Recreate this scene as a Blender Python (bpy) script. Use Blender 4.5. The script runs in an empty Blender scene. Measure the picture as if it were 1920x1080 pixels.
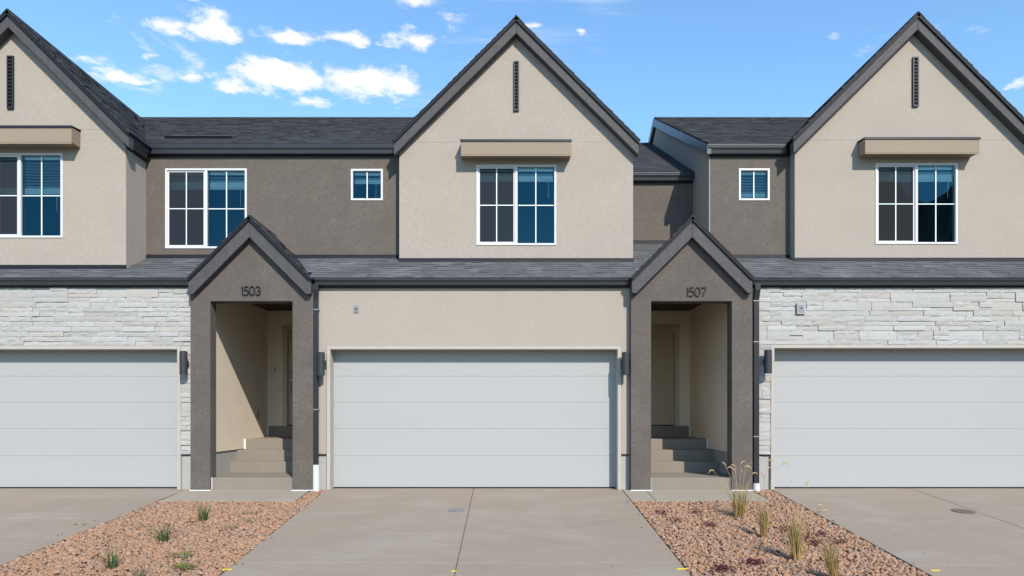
import bpy, math, random
import numpy as np
from mathutils import Vector
from mathutils.geometry import tessellate_polygon

random.seed(7)
S = bpy.context.scene
COL = S.collection

# ------------------------------------------------------------------ camera
F, CX, CY, ZC = 1280.0, 948.0, 780.0, 1.25     # focal length and vanishing point measured in the photograph (px), eye height (m)
cam = bpy.data.cameras.new('camera')
cam.sensor_width = 36.0
cam.lens = 36.0 * F / 1920.0
cam.shift_x = (960.0 - CX) / 1920.0
cam.shift_y = (CY - 540.0) / 1920.0
cam.clip_start, cam.clip_end = 0.05, 20000.0
camo = bpy.data.objects.new('camera', cam)
COL.objects.link(camo)
camo.location = (0, 0, ZC)
camo.rotation_euler = (math.radians(90), 0, 0)
S.camera = camo

# ------------------------------------------------------------------ sun and sky
TO_SUN = Vector((0.42, -1.0, 0.82)).normalized()
SUN_EL = math.asin(TO_SUN.z)
SUN_ROT = math.atan2(TO_SUN.x, TO_SUN.y)
sun = bpy.data.lights.new('sun', 'SUN')
sun.energy = 3.75
sun.angle = math.radians(0.5)
sun.color = (1.0, 0.93, 0.83)
suno = bpy.data.objects.new('sun', sun)
COL.objects.link(suno)
suno.rotation_euler = TO_SUN.to_track_quat('Z', 'Y').to_euler()

W = bpy.data.worlds.new('World')
S.world = W
W.use_nodes = True
wn, wl = W.node_tree.nodes, W.node_tree.links
wn.clear()


def wnode(t, **kw):
    n = wn.new(t)
    for k, v in kw.items():
        setattr(n, k, v)
    return n


def wmath(op, a, b=None, clamp=False):
    n = wnode('ShaderNodeMath', operation=op, use_clamp=clamp)
    for i, v in enumerate((a, b)):
        if v is None:
            continue
        if isinstance(v, (int, float)):
            n.inputs[i].default_value = v
        else:
            wl.new(v, n.inputs[i])
    return n.outputs[0]


sky = wnode('ShaderNodeTexSky', sky_type='NISHITA')
sky.sun_disc = False
sky.sun_elevation = SUN_EL
sky.sun_rotation = SUN_ROT
sky.altitude = 1400.0
sky.air_density = 1.6
sky.dust_density = 0.5
sky.ozone_density = 3.0
tc = wnode('ShaderNodeTexCoord')
sep = wnode('ShaderNodeSeparateXYZ')
wl.new(tc.outputs['Generated'], sep.inputs[0])
zc = wmath('MAXIMUM', sep.outputs[2], 0.03)
com = wnode('ShaderNodeCombineXYZ')                       # where the view ray meets a flat cloud layer one unit up
wl.new(wmath('DIVIDE', sep.outputs[0], zc), com.inputs[0])
wl.new(wmath('DIVIDE', sep.outputs[1], zc), com.inputs[1])
PL = com.outputs[0]


def wnoise(scale, detail, rough, stretch=(1, 1, 1), dist=0.0):
    m = wnode('ShaderNodeMapping')
    m.inputs['Scale'].default_value = stretch
    wl.new(PL, m.inputs[0])
    n = wnode('ShaderNodeTexNoise')
    n.inputs['Scale'].default_value = scale
    n.inputs['Detail'].default_value = detail
    n.inputs['Roughness'].default_value = rough
    n.inputs['Distortion'].default_value = dist
    wl.new(m.outputs[0], n.inputs['Vector'])
    return n.outputs[0]


# single cumulus puffs of the layer: (x, y, half width, half depth, weight)
def cl(px, py, hw, hh, wgt=1.0):
    z = (CY - py) / F
    z0, z1 = (CY - py - hh) / F, (CY - py + hh) / F
    return ((px - CX) / F / z, 1 / z, hw / F / z, abs(1 / z0 - 1 / z1) / 2, wgt)


PUFFS = [cl(395, 52, 52, 32), cl(310, 48, 46, 20, .8), cl(530, 68, 72, 18, .85), cl(655, 73, 40, 15, .85),
         cl(772, 75, 48, 22, .9), cl(520, 142, 92, 34, 1.1), cl(690, 155, 92, 34, .95), cl(448, 162, 44, 14, .8),
         cl(592, 192, 40, 12, .8), cl(215, 142, 48, 18, .85), cl(170, 110, 60, 12, .6), cl(360, 146, 46, 10, .7),
         cl(770, 2, 60, 14, .8), cl(1082, 65, 14, 9, .7), cl(1000, 48, 26, 12, .6), cl(845, 35, 40, 26, .5),
         cl(290, 106, 30, 9, .5), cl(372, 4, 12, 10, .7), cl(1905, 155, 40, 16, .6), cl(755, 200, 30, 8, .45)]
acc = None
warp = wnode('ShaderNodeTexNoise')
warp.inputs['Scale'].default_value = 9.0
warp.inputs['Detail'].default_value = 4.0
wl.new(PL, warp.inputs['Vector'])
wv = wnode('ShaderNodeVectorMath', operation='MULTIPLY_ADD')
wl.new(warp.outputs['Color'], wv.inputs[0])
wv.inputs[1].default_value = (.11, .11, 0)
wl.new(PL, wv.inputs[2])
wv2 = wnode('ShaderNodeVectorMath', operation='SUBTRACT')
wl.new(wv.outputs[0], wv2.inputs[0])
wv2.inputs[1].default_value = (.055, .055, 0)
for x, y, rx, ry, wgt in PUFFS:
    mp = wnode('ShaderNodeMapping', vector_type='TEXTURE')
    mp.inputs['Location'].default_value = (x, y, 0)
    mp.inputs['Scale'].default_value = (rx * 1.5, ry * 1.5, 1)
    wl.new(wv2.outputs[0], mp.inputs[0])
    ln = wnode('ShaderNodeVectorMath', operation='LENGTH')
    wl.new(mp.outputs[0], ln.inputs[0])
    v = wmath('MULTIPLY', wmath('SUBTRACT', 1.0, ln.outputs[1], True), wgt)
    acc = v if acc is None else wmath('MAXIMUM', acc, v)
fine = wnoise(12.0, 11.0, .66, (1, .8, 1), .3)
broad = wnoise(1.3, 4.0, .5)
d1 = wmath('ADD', wmath('MULTIPLY', acc, 1.15), wmath('MULTIPLY', wmath('SUBTRACT', fine, .5), 2.2))
puff = wnode('ShaderNodeMapRange', interpolation_type='SMOOTHSTEP')
puff.inputs[1].default_value = .22
puff.inputs[2].default_value = .92
wl.new(wmath('MULTIPLY', d1, wmath('MULTIPLY', acc, 6.0, True)), puff.inputs[0])
# small scattered scraps over the whole sky
d2 = wmath('ADD', wmath('MULTIPLY', wmath('SUBTRACT', broad, .5), 1.5), wmath('SUBTRACT', wnoise(6.0, 8.0, .6, (1, .9, 1), .5), .5))
scrap = wnode('ShaderNodeMapRange', interpolation_type='SMOOTHSTEP')
scrap.inputs[1].default_value = .20
scrap.inputs[2].default_value = .42
wl.new(d2, scrap.inputs[0])
# thin streaks of cirrus
d3 = wmath('ADD', wmath('SUBTRACT', wnoise(3.0, 8.0, .62, (.55, 3.2, 1), .4), .5), wmath('MULTIPLY', wmath('SUBTRACT', wnoise(.9, 3.0, .5), .5), 1.1))
cir = wnode('ShaderNodeMapRange', interpolation_type='SMOOTHSTEP')
cir.inputs[1].default_value = .06
cir.inputs[2].default_value = .42
cir.inputs[4].default_value = .38
wl.new(d3, cir.inputs[0])
up = wmath('MULTIPLY', wmath('SUBTRACT', sep.outputs[2], .05), 8.0, True)
dens = wmath('MULTIPLY', wmath('MAXIMUM', wmath('MAXIMUM', puff.outputs[0], wmath('MULTIPLY', scrap.outputs[0], .7)), cir.outputs[0]), up)
tint = wnode('ShaderNodeMix', data_type='RGBA', blend_type='MULTIPLY')
tint.inputs[0].default_value = 1.0
wl.new(sky.outputs[0], tint.inputs[6])
SKY_TINT = (.78, .98, 1.10, 1)
tint.inputs[7].default_value = SKY_TINT
cmix = wnode('ShaderNodeMix', data_type='RGBA')
wl.new(dens, cmix.inputs[0])
wl.new(tint.outputs[2], cmix.inputs[6])
cmix.inputs[7].default_value = (4.7, 4.7, 4.7, 1)
bg = wnode('ShaderNodeBackground')
bg.inputs[1].default_value = 0.15
wl.new(cmix.outputs[2], bg.inputs[0])
wo = wnode('ShaderNodeOutputWorld')
wl.new(bg.outputs[0], wo.inputs[0])

S.view_settings.view_transform = 'Standard'
S.view_settings.look = 'None'
S.view_settings.exposure = 0.62
S.view_settings.gamma = 1.0
S.view_settings.use_curve_mapping = False
S.cycles.max_bounces = 8
S.cycles.diffuse_bounces = 6
S.cycles.transparent_max_bounces = 12
S.cycles.use_denoising = True
S.cycles.sample_clamp_indirect = 6.0


# ------------------------------------------------------------------ measuring: photo pixel at a known distance -> metres
def X(px, Y):
    return (px - CX) * Y / F


def Z(py, Y):
    return ZC - (py - CY) * Y / F


# ------------------------------------------------------------------ materials
MATS = {}


def mat(name, base, rough=.8, spec=.3, metal=0.0, var=None, var_scale=3.0, fine_var=None, fine_scale=60.0,
        bump=0.0, bump_scale=80.0, bump_dist=.01, stretch=(1, 1, 1), coord='Object', island=None, objrand=None,
        extra=None):
    m = bpy.data.materials.new(name)
    m.use_nodes = True
    nt = m.node_tree
    n, l = nt.nodes, nt.links
    b = n['Principled BSDF']
    b.inputs['Roughness'].default_value = rough
    b.inputs['Specular IOR Level'].default_value = spec
    b.inputs['Metallic'].default_value = metal
    t = n.new('ShaderNodeTexCoord')
    mp = n.new('ShaderNodeMapping')
    mp.inputs['Scale'].default_value = stretch
    l.new(t.outputs[coord], mp.inputs[0])

    def noise(scale, det=5.0, ro=.6):
        q = n.new('ShaderNodeTexNoise')
        q.inputs['Scale'].default_value = scale
        q.inputs['Detail'].default_value = det
        q.inputs['Roughness'].default_value = ro
        l.new(mp.outputs[0], q.inputs['Vector'])
        return q.outputs[0]

    def mix(fac, a, bcol, blend='MIX'):
        q = n.new('ShaderNodeMix')
        q.data_type = 'RGBA'
        q.blend_type = blend
        for s, v in ((0, fac), (6, a), (7, bcol)):
            if isinstance(v, (int, float)):
                q.inputs[s].default_value = v
            elif isinstance(v, tuple):
                q.inputs[s].default_value = (*v[:3], 1)
            else:
                l.new(v, q.inputs[s])
        return q.outputs[2]

    def rng(v, a, bb, c=0.0, d=1.0):
        q = n.new('ShaderNodeMapRange')
        q.inputs[1].default_value, q.inputs[2].default_value = a, bb
        q.inputs[3].default_value, q.inputs[4].default_value = c, d
        l.new(v, q.inputs[0])
        return q.outputs[0]

    def ramp(v, stops):
        q = n.new('ShaderNodeValToRGB')
        e = q.color_ramp.elements
        while len(e) < len(stops):
            e.new(.5)
        for i, (p, c) in enumerate(stops):
            e[i].position = p
            e[i].color = (*c, 1)
        l.new(v, q.inputs[0])
        return q.outputs[0]

    colr = tuple(base)
    if island:
        g = n.new('ShaderNodeNewGeometry')
        colr = ramp(g.outputs['Random Per Island'], island)
    if objrand:
        g = n.new('ShaderNodeObjectInfo')
        colr = ramp(g.outputs['Random'], objrand)
    if var:
        colr = mix(rng(noise(var_scale), .3, .7), colr, tuple(var)) if not (island or objrand) else mix(rng(noise(var_scale), .35, .75, 0, .5), colr, tuple(var))
    if fine_var:
        colr = mix(rng(noise(fine_scale, 3, .7), .35, .65, 0, .8), colr, tuple(fine_var))
    if extra:
        colr = extra(n, l, colr, noise, mix, rng, t, ramp)
    if isinstance(colr, tuple):
        b.inputs['Base Color'].default_value = (*colr, 1)
    else:
        l.new(colr, b.inputs['Base Color'])
    if bump:
        bn = n.new('ShaderNodeBump')
        bn.inputs['Strength'].default_value = bump
        bn.inputs['Distance'].default_value = bump_dist
        l.new(noise(bump_scale, 4, .65), bn.inputs['Height'])
        l.new(bn.outputs[0], b.inputs['Normal'])
    MATS[name] = m
    return m


def sc(c, k):
    return tuple(v * k for v in c)


LIGHT = (.335, .295, .252)
DARK = (.116, .099, .086)
PORCH = (.103, .089, .079)
mat('stucco_light', LIGHT, .95, .15, var=sc(LIGHT, 1.10), var_scale=1.3, fine_var=sc(LIGHT, .92), fine_scale=22, bump=.6, bump_scale=110, bump_dist=.006)
mat('stucco_dark', DARK, .95, .15, var=sc(DARK, 1.22), var_scale=2.2, fine_var=sc(DARK, .86), fine_scale=22, bump=.6, bump_scale=110, bump_dist=.006)
mat('stucco_porch', PORCH, .95, .15, var=sc(PORCH, 1.35), var_scale=2.6, fine_var=sc(PORCH, .86), fine_scale=22, bump=.6, bump_scale=110, bump_dist=.006)
mat('stucco_cream_lifted', (0.76, 0.665, 0.535), .92, .15, var=(0.661, 0.580, 0.470), var_scale=1.6, fine_var=(0.638, 0.563, 0.452), fine_scale=45, bump=.5, bump_scale=110, bump_dist=.006)  # cream porch walls, colour raised above the facade stucco to brighten the shaded recess
mat('awning_paint', (0.265, 0.210, 0.156), .75, .3, var=(0.249, 0.197, 0.145), var_scale=4, bump=.12, bump_scale=60, stretch=(.2, 1, 1))
mat('trim_paint', (0.386, 0.358, 0.314), .8, .3, var=(0.363, 0.336, 0.296), var_scale=5, bump=.2, bump_scale=90, bump_dist=.004)
mat('fascia', (0.061, 0.058, 0.061), .66, .3, var=(0.087, 0.082, 0.087), var_scale=7, fine_var=(0.049, 0.047, 0.050), fine_scale=30, bump=.15, bump_scale=40)
mat('metal_dark', (0.014, 0.015, 0.018), .42, .35, var=(0.018, 0.020, 0.023), var_scale=2.5)
mat('metal_flashing', (.010, .0115, .015), .6, .2)
mat('metal_gutter', (0.029, 0.031, 0.037), .36, .45, var=(0.035, 0.037, 0.043), var_scale=1.5)
mat('lamp_black', (0.027, 0.029, 0.034), .45, .4)
mat('black', (.012, .012, .013), .5, .3)
mat('vinyl_white', (.56, .56, .57), .4, .4)
mat('muntin_white', (0.651, 0.735, 0.704), .45, .4)
mat('blind_white', (0.88, 0.90, 0.87), .55, .3)
mat('white_pvc', (0.538, 0.538, 0.528), .45, .4, var=(0.480, 0.480, 0.461), var_scale=8)
mat('sealant', (0.595, 0.595, 0.586), .6, .3)
mat('steel_grey', (.22, .23, .24), .4, .5, .3)
mat('chrome', (.42, .43, .44), .3, .5, .9)
mat('garage_paint', (0.338, 0.342, 0.338), .5, .3, var=(0.326, 0.330, 0.327), var_scale=.9, bump=.05, bump_scale=70, bump_dist=.002, stretch=(.15, 1, 1))
mat('door_paint', (0.420, 0.329, 0.231), .55, .3, var=(0.399, 0.311, 0.217), var_scale=3)
mat('casing_paint', (0.463, 0.375, 0.269), .6, .3)
mat('soffit_wood', (.040, .030, .024), .6, .3, var=(.055, .041, .032), var_scale=6, stretch=(6, .4, 1))
mat('foundation', (0.348, 0.342, 0.330), .9, .2, var=(0.306, 0.300, 0.288), var_scale=4, fine_var=(0.324, 0.318, 0.306), fine_scale=30, bump=.2, bump_scale=50)
mat('room_paint', (.16, .165, .17), .9, .2)
mat('step_concrete', (0.228, 0.199, 0.164), .9, .2, var=(0.199, 0.172, 0.142), var_scale=3, fine_var=(0.211, 0.183, 0.152), fine_scale=25, bump=.2, bump_scale=60, bump_dist=.004)
mat('joint_dirt', (.14, .115, .09), .95, .1, var=(.07, .06, .05), var_scale=6)
mat('yellow_paint', (.75, .56, .02), .6, .3)
mat('rust_iron', (.16, .10, .075), .7, .3, var=(.10, .075, .065), var_scale=14, bump=.3, bump_scale=60)
mat('grey_iron', (.14, .135, .13), .7, .3, var=(.22, .215, .21), var_scale=14, bump=.3, bump_scale=60)
mat('asphalt', (.05, .05, .052), .9, .2, var=(.062, .061, .06), var_scale=1.2, fine_var=(.04, .04, .04), fine_scale=90)
mat('soil', (.115, .085, .062), .95, .1, var=(.15, .11, .08), var_scale=8, bump=.4, bump_scale=30)
mat('ground', (.20, .175, .12), .95, .1, var=(.12, .125, .065), var_scale=.06, fine_var=(.16, .14, .09), fine_scale=1.5)
mat('mountain', (.10, .115, .12), .95, .1, var=(.15, .15, .14), var_scale=.004, coord='Object')
STONE = [(0.0, (0.332, 0.321, 0.303)), (.3, (0.376, 0.364, 0.346)), (.55, (0.407, 0.396, 0.380)), (.8, (0.354, 0.344, 0.333)), (.9, (0.376, 0.344, 0.298)), (1.0, (0.337, 0.301, 0.252))]
mat('stone', (.6, .6, .6), .85, .25, var=(.375, .366, .357), var_scale=9, fine_var=(.34, .334, .325), fine_scale=24, objrand=STONE, bump=.45, bump_scale=22, bump_dist=.012, stretch=(.7, 1, 1.8))
mat('mortar', (.26, .255, .245), .95, .1)
GRAV = [(0.0, (0.262, 0.142, 0.082)), (.3, (0.345, 0.193, 0.116)), (.55, (0.403, 0.239, 0.149)), (.74, (0.314, 0.182, 0.113)), (.84, (0.220, 0.165, 0.134)), (.93, (0.172, 0.149, 0.139)), (1.0, (0.460, 0.324, 0.237))]
mat('gravel', (.5, .3, .2), .92, .2, island=GRAV, fine_var=(.27, .168, .112), fine_scale=70)
EF = {'n': 0}


def dusty(amount):
    def f(n, l, colr, noise, mix, rng, t, ramp):
        a = rng(noise(1.1, 4, .6), .50, .72, 0, amount)
        c = mix(a, colr, (.20, .205, .21))
        return mix(rng(noise(5.0, 6, .7), .62, .72, 0, amount * .7), c, (.25, .255, .255))
    return f


SH = [(0, (.038, .039, .042)), (.35, (.047, .0485, .052)), (.6, (.056, .058, .062)), (.85, (.042, .0435, .047)), (1, (.068, .07, .074))]
SH2 = [(0, (0.067, 0.068, 0.073)), (.35, (0.091, 0.093, 0.099)), (.6, (0.116, 0.118, 0.124)), (.85, (0.078, 0.081, 0.085)), (1, (0.152, 0.155, 0.161))]
mat('shingle', (.05, .05, .05), .9, .25, island=SH, fine_var=(.036, .0375, .041), fine_scale=140, bump=.4, bump_scale=200, bump_dist=.003)
mat('shingle_dusty', (0.057, 0.057, 0.057), .9, .25, island=SH2, fine_var=(0.080, 0.081, 0.085), fine_scale=140, bump=.4, bump_scale=200, bump_dist=.003, extra=dusty(.55))


def drive_extra(n, l, colr, noise, mix, rng, t, ramp):
    # broom streaks, pale wash marks, darker tyre scuffs, specks
    mp = n.new('ShaderNodeMapping')
    mp.inputs['Scale'].default_value = (.35, 2.6, 1)
    l.new(t.outputs['Object'], mp.inputs[0])

    def nz(s, d, r, sc_):
        m2 = n.new('ShaderNodeMapping')
        m2.inputs['Scale'].default_value = sc_
        l.new(t.outputs['Object'], m2.inputs[0])
        q = n.new('ShaderNodeTexNoise')
        q.inputs['Scale'].default_value = s
        q.inputs['Detail'].default_value = d
        q.inputs['Roughness'].default_value = r
        l.new(m2.outputs[0], q.inputs['Vector'])
        return q.outputs[0]
    c = mix(rng(nz(1.3, 6, .65, (.6, 1.2, 1)), .48, .70, 0, .45), colr, (.34, .31, .272))
    c = mix(rng(nz(2.0, 6, .68, (.6, 1.5, 1)), .55, .75, 0, .42), c, (.178, .153, .132))
    c = mix(rng(nz(26, 2, .5, (.12, 3.0, 1)), .4, .65, 0, .28), c, (.19, .163, .138))
    c = mix(rng(nz(38, 2, .5, (1, 1, 1)), .76, .80, 0, .6), c, (.09, .085, .08))
    return c


mat('driveway_concrete', (0.283, 0.228, 0.174), .88, .25, var=(0.249, 0.201, 0.154), var_scale=.9, fine_var=(0.264, 0.213, 0.164), fine_scale=35, bump=.18, bump_scale=70, bump_dist=.003, extra=drive_extra)
mat('pad_concrete', (0.297, 0.256, 0.199), .9, .25, var=(0.260, 0.224, 0.176), var_scale=1.4, fine_var=(0.272, 0.237, 0.186), fine_scale=35, bump=.18, bump_scale=70, bump_dist=.003)


def grass_mat(name, stops, zs):
    m = mat(name, (.1, .1, .05), .7, .25)
    nt = m.node_tree
    n, l = nt.nodes, nt.links
    t = n.new('ShaderNodeTexCoord')
    s = n.new('ShaderNodeSeparateXYZ')
    l.new(t.outputs['Object'], s.inputs[0])
    g = n.new('ShaderNodeNewGeometry')
    a = n.new('ShaderNodeMath')
    a.operation = 'MULTIPLY_ADD'
    l.new(s.outputs[2], a.inputs[0])
    a.inputs[1].default_value = 1 / zs
    q = n.new('ShaderNodeMath')
    q.operation = 'MULTIPLY_ADD'
    l.new(g.outputs['Random Per Island'], q.inputs[0])
    q.inputs[1].default_value = .4
    q.inputs[2].default_value = -.2
    l.new(q.outputs[0], a.inputs[2])
    r = n.new('ShaderNodeValToRGB')
    e = r.color_ramp.elements
    while len(e) < len(stops):
        e.new(.5)
    for i, (p, c) in enumerate(stops):
        e[i].position = p
        e[i].color = (*c, 1)
    l.new(a.outputs[0], r.inputs[0])
    l.new(r.outputs[0], n['Principled BSDF'].inputs['Base Color'])
    return m


grass_mat('green_blade', [(0, (.10, .10, .045)), (.3, (.055, .085, .028)), (.7, (.07, .11, .04)), (1, (.12, .14, .065))], .3)
grass_mat('weed_blade', [(0, (.10, .085, .04)), (.4, (.10, .14, .03)), (.8, (.13, .15, .035)), (1, (.22, .10, .04))], .09)
grass_mat('straw_blade', [(0, (.40, .26, .115)), (.3, (.36, .235, .085)), (.55, (.22, .17, .055)), (.8, (.27, .19, .075)), (1, (.42, .29, .14))], .5)
mat('seed_head', (.50, .36, .21), .8, .2, var=(.40, .28, .16), var_scale=30)
mat('sedum_leaf', (.12, .02, .03), .6, .3, island=[(0, (.05, .010, .016)), (.5, (.10, .018, .026)), (1, (.17, .035, .04))])

# glass: low-e coated pane, mirrors part of the sky with a blue cast and lets the room show
g = bpy.data.materials.new('glass')
g.use_nodes = True
n, l = g.node_tree.nodes, g.node_tree.links
n.clear()
o = n.new('ShaderNodeOutputMaterial')
mx = n.new('ShaderNodeMixShader')
fr = n.new('ShaderNodeFresnel')
fr.inputs[0].default_value = 1.62
gl = n.new('ShaderNodeBsdfGlossy')
gl.inputs['Color'].default_value = (.20, .72, 1.0, 1)
gl.inputs['Roughness'].default_value = .0
tr = n.new('ShaderNodeBsdfTransparent')
tr.inputs[0].default_value = (.80, .92, .90, 1)
l.new(fr.outputs[0], mx.inputs[0])
l.new(tr.outputs[0], mx.inputs[1])
l.new(gl.outputs[0], mx.inputs[2])
l.new(mx.outputs[0], o.inputs[0])
MATS['glass'] = g
# insect screen: fine dark mesh, partly see-through
g = bpy.data.materials.new('insect_screen')
g.use_nodes = True
n, l = g.node_tree.nodes, g.node_tree.links
n.clear()
o = n.new('ShaderNodeOutputMaterial')
mx = n.new('ShaderNodeMixShader')
df = n.new('ShaderNodeBsdfDiffuse')
df.inputs[0].default_value = (.040, .042, .046, 1)
tr = n.new('ShaderNodeBsdfTransparent')
mx.inputs[0].default_value = .55
l.new(tr.outputs[0], mx.inputs[1])
l.new(df.outputs[0], mx.inputs[2])
l.new(mx.outputs[0], o.inputs[0])
MATS['insect_screen'] = g

# ------------------------------------------------------------------ building helpers
ORIGIN = {}


class MB:
    def __init__(self):
        self.v, self.f = [], []

    def hexa(self, p):                       # 4 points of one face, then the 4 opposite
        b = len(self.v)
        self.v += [tuple(q) for q in p]
        for a in ((0, 1, 2, 3), (7, 6, 5, 4), (0, 4, 5, 1), (1, 5, 6, 2), (2, 6, 7, 3), (3, 7, 4, 0)):
            self.f.append(tuple(b + i for i in a))
        return self

    def box(self, x0, x1, y0, y1, z0, z1):
        return self.hexa([(x0, y0, z0), (x1, y0, z0), (x1, y0, z1), (x0, y0, z1),
                          (x0, y1, z0), (x1, y1, z0), (x1, y1, z1), (x0, y1, z1)])

    def prism(self, poly, a0, a1, holes=(), axis='Y'):
        """polygon in XZ swept along Y (axis Y) or polygon in YZ swept along X (axis X)"""
        def P(u, w, a):
            return (u, a, w) if axis == 'Y' else (a, u, w)
        loops = [list(poly)] + [list(h) for h in holes]
        tris = tessellate_polygon([[Vector((u, w, 0)) for u, w in lp] for lp in loops])
        flat = [p for lp in loops for p in lp]
        b, k = len(self.v), len(flat)
        self.v += [P(u, w, a0) for u, w in flat] + [P(u, w, a1) for u, w in flat]
        for t in tris:
            self.f.append(tuple(b + i for i in t))
            self.f.append(tuple(b + k + i for i in reversed(t)))
        s = 0
        for lp in loops:
            m = len(lp)
            for i in range(m):
                j = (i + 1) % m
                self.f.append((b + s + i, b + s + j, b + k + s + j, b + k + s + i))
            s += m
        return self

    def tube(self, pts, r, seg=12, cap=True):
        pts = [Vector(p) for p in pts]
        rr = r if isinstance(r, (list, tuple)) else [r] * len(pts)
        b = len(self.v)
        for i, p in enumerate(pts):
            d = (pts[min(i + 1, len(pts) - 1)] - pts[max(i - 1, 0)]).normalized()
            u = d.cross(Vector((.3, .9, .2))).normalized() if abs(d.dot(Vector((.3, .9, .2)).normalized())) < .95 else d.cross(Vector((1, 0, 0))).normalized()
            w = d.cross(u)
            for k in range(seg):
                a = 2 * math.pi * k / seg
                self.v.append(tuple(p + (u * math.cos(a) + w * math.sin(a)) * rr[i]))
        for i in range(len(pts) - 1):
            for k in range(seg):
                k2 = (k + 1) % seg
                self.f.append((b + i * seg + k, b + i * seg + k2, b + (i + 1) * seg + k2, b + (i + 1) * seg + k))
        if cap:
            self.f.append(tuple(b + k for k in reversed(range(seg))))
            self.f.append(tuple(b + (len(pts) - 1) * seg + k for k in range(seg)))
        return self

    def build(self, name, material, parent=None, bevel=0.0, smooth=False, fixnormals=True, origin=None):
        L = origin or (ORIGIN.get(parent.name) if parent else None) or (0, 0, 0)
        me = bpy.data.meshes.new(name)
        me.from_pydata([(x - L[0], y - L[1], z - L[2]) for x, y, z in self.v], [], self.f)
        if fixnormals:
            import bmesh
            bm = bmesh.new()
            bm.from_mesh(me)
            bmesh.ops.recalc_face_normals(bm, faces=bm.faces)
            bm.to_mesh(me)
            bm.free()
        me.materials.append(MATS[material])
        if smooth:
            me.shade_smooth()
            me.set_sharp_from_angle(angle=.7)
        ob = bpy.data.objects.new(name, me)
        COL.objects.link(ob)
        if parent:
            ob.parent = parent
            ORIGIN[ob.name] = L
        elif origin:
            ob.location = origin
            ORIGIN[ob.name] = L
        if bevel:
            bv = ob.modifiers.new('bevel', 'BEVEL')
            bv.width = bevel
            bv.segments = 2
            bv.limit_method = 'ANGLE'
            bv.angle_limit = math.radians(40)
        return ob


def tag(o, label=None, cat=None, group=None, kind=None):
    for k, v in (('label', label), ('category', cat), ('group', group), ('kind', kind)):
        if v:
            o[k] = v
    return o


def empty(name, loc):
    o = bpy.data.objects.new(name, None)
    o.empty_display_size = .3
    COL.objects.link(o)
    o.location = loc
    ORIGIN[o.name] = loc
    return o


def struct(o, label=None):
    return tag(o, label=label, kind='structure')


# ------------------------------------------------------------------ distances of the planes of the facade (m from the camera)
YP, YW, YD = 11.45, 11.58, 11.80            # porch fronts, garage walls, garage doors
GL, GC, GR = 11.93, 12.37, 12.40            # left, middle, right gable walls
YWG, YWR = 12.61, 13.70                     # dark wing walls, rear wing wall
YB = 14.55                                  # back wall of the porches
SLOPE = .105


def gz(y):                                  # height of the paved ground: flat street, then rising to the houses
    return -SLOPE * (11.5 - max(5.0, min(11.5, y)))


def shed(y):                                # top of the lower roof
    return .5 * y - 2.149


# ------------------------------------------------------------------ the ground, street, drives
m = MB()
ys = [-3000, -400, -60, -12, 4.0, 5.0, 11.5, 40, 400, 3000]
xs = [-3000, -300, -40, -12, 0, 12, 40, 300, 3000]
for y in ys:
    for x in xs:
        m.v.append((x, y, gz(y) - .16))
for j in range(len(ys) - 1):
    for i in range(len(xs) - 1):
        a = j * len(xs) + i
        m.f.append((a, a + 1, a + 1 + len(xs), a + len(xs)))
struct(m.build('ground', 'ground', fixnormals=False), 'dry grassy ground around the street and the houses')
struct(MB().box(-60, 60, -7.5, 2.6, -1.0, gz(0) - .13).build('road', 'asphalt'), 'grey asphalt street in front of the drives')
pv = MB().box(-60, 60, 3.05, 3.15, -1.0, gz(0) - .02)
struct(pv.build('pavement', 'pad_concrete'), 'concrete pavement along the street')
for k in range(16):
    MB().box(-12 + k * 1.5 + .004, -10.5 + k * 1.5 - .004, 3.15, 4.98, -.9, gz(0) - .015).build('slab', 'pad_concrete', bpy.data.objects['pavement'], bevel=.008)
struct(MB().box(-60, 60, 2.60, 3.05, -1.0, gz(0) - .03).build('kerb', 'pad_concrete', bevel=.03), 'concrete kerb along the street')


def slab(x0, x1, y0, y1, name, parent, material, x0b=None, x1b=None, lift=0.0):
    """paving slab on the slope; x0b/x1b are the edges at the far side"""
    x0b = x0 if x0b is None else x0b
    x1b = x1 if x1b is None else x1b
    t = .12
    st = [y0] + ([11.5] if y0 < 11.5 < y1 else []) + [y1]          # the slope ends at the house: bend the slab there
    m = MB()
    for y in st:
        f = (y - y0) / (y1 - y0)
        a, b = x0 + (x0b - x0) * f, x1 + (x1b - x1) * f
        m.v += [(a, y, gz(y) - t), (b, y, gz(y) - t), (b, y, gz(y) + lift), (a, y, gz(y) + lift)]
    for k in range(len(st) - 1):
        o_ = 4 * k
        for q in range(4):
            r = (q + 1) % 4
            m.f.append((o_ + q, o_ + r, o_ + 4 + r, o_ + 4 + q))
    e_ = 4 * (len(st) - 1)
    m.f += [(0, 1, 2, 3), (e_ + 3, e_ + 2, e_ + 1, e_)]
    return m.build(name, material, parent, bevel=.006)


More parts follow.
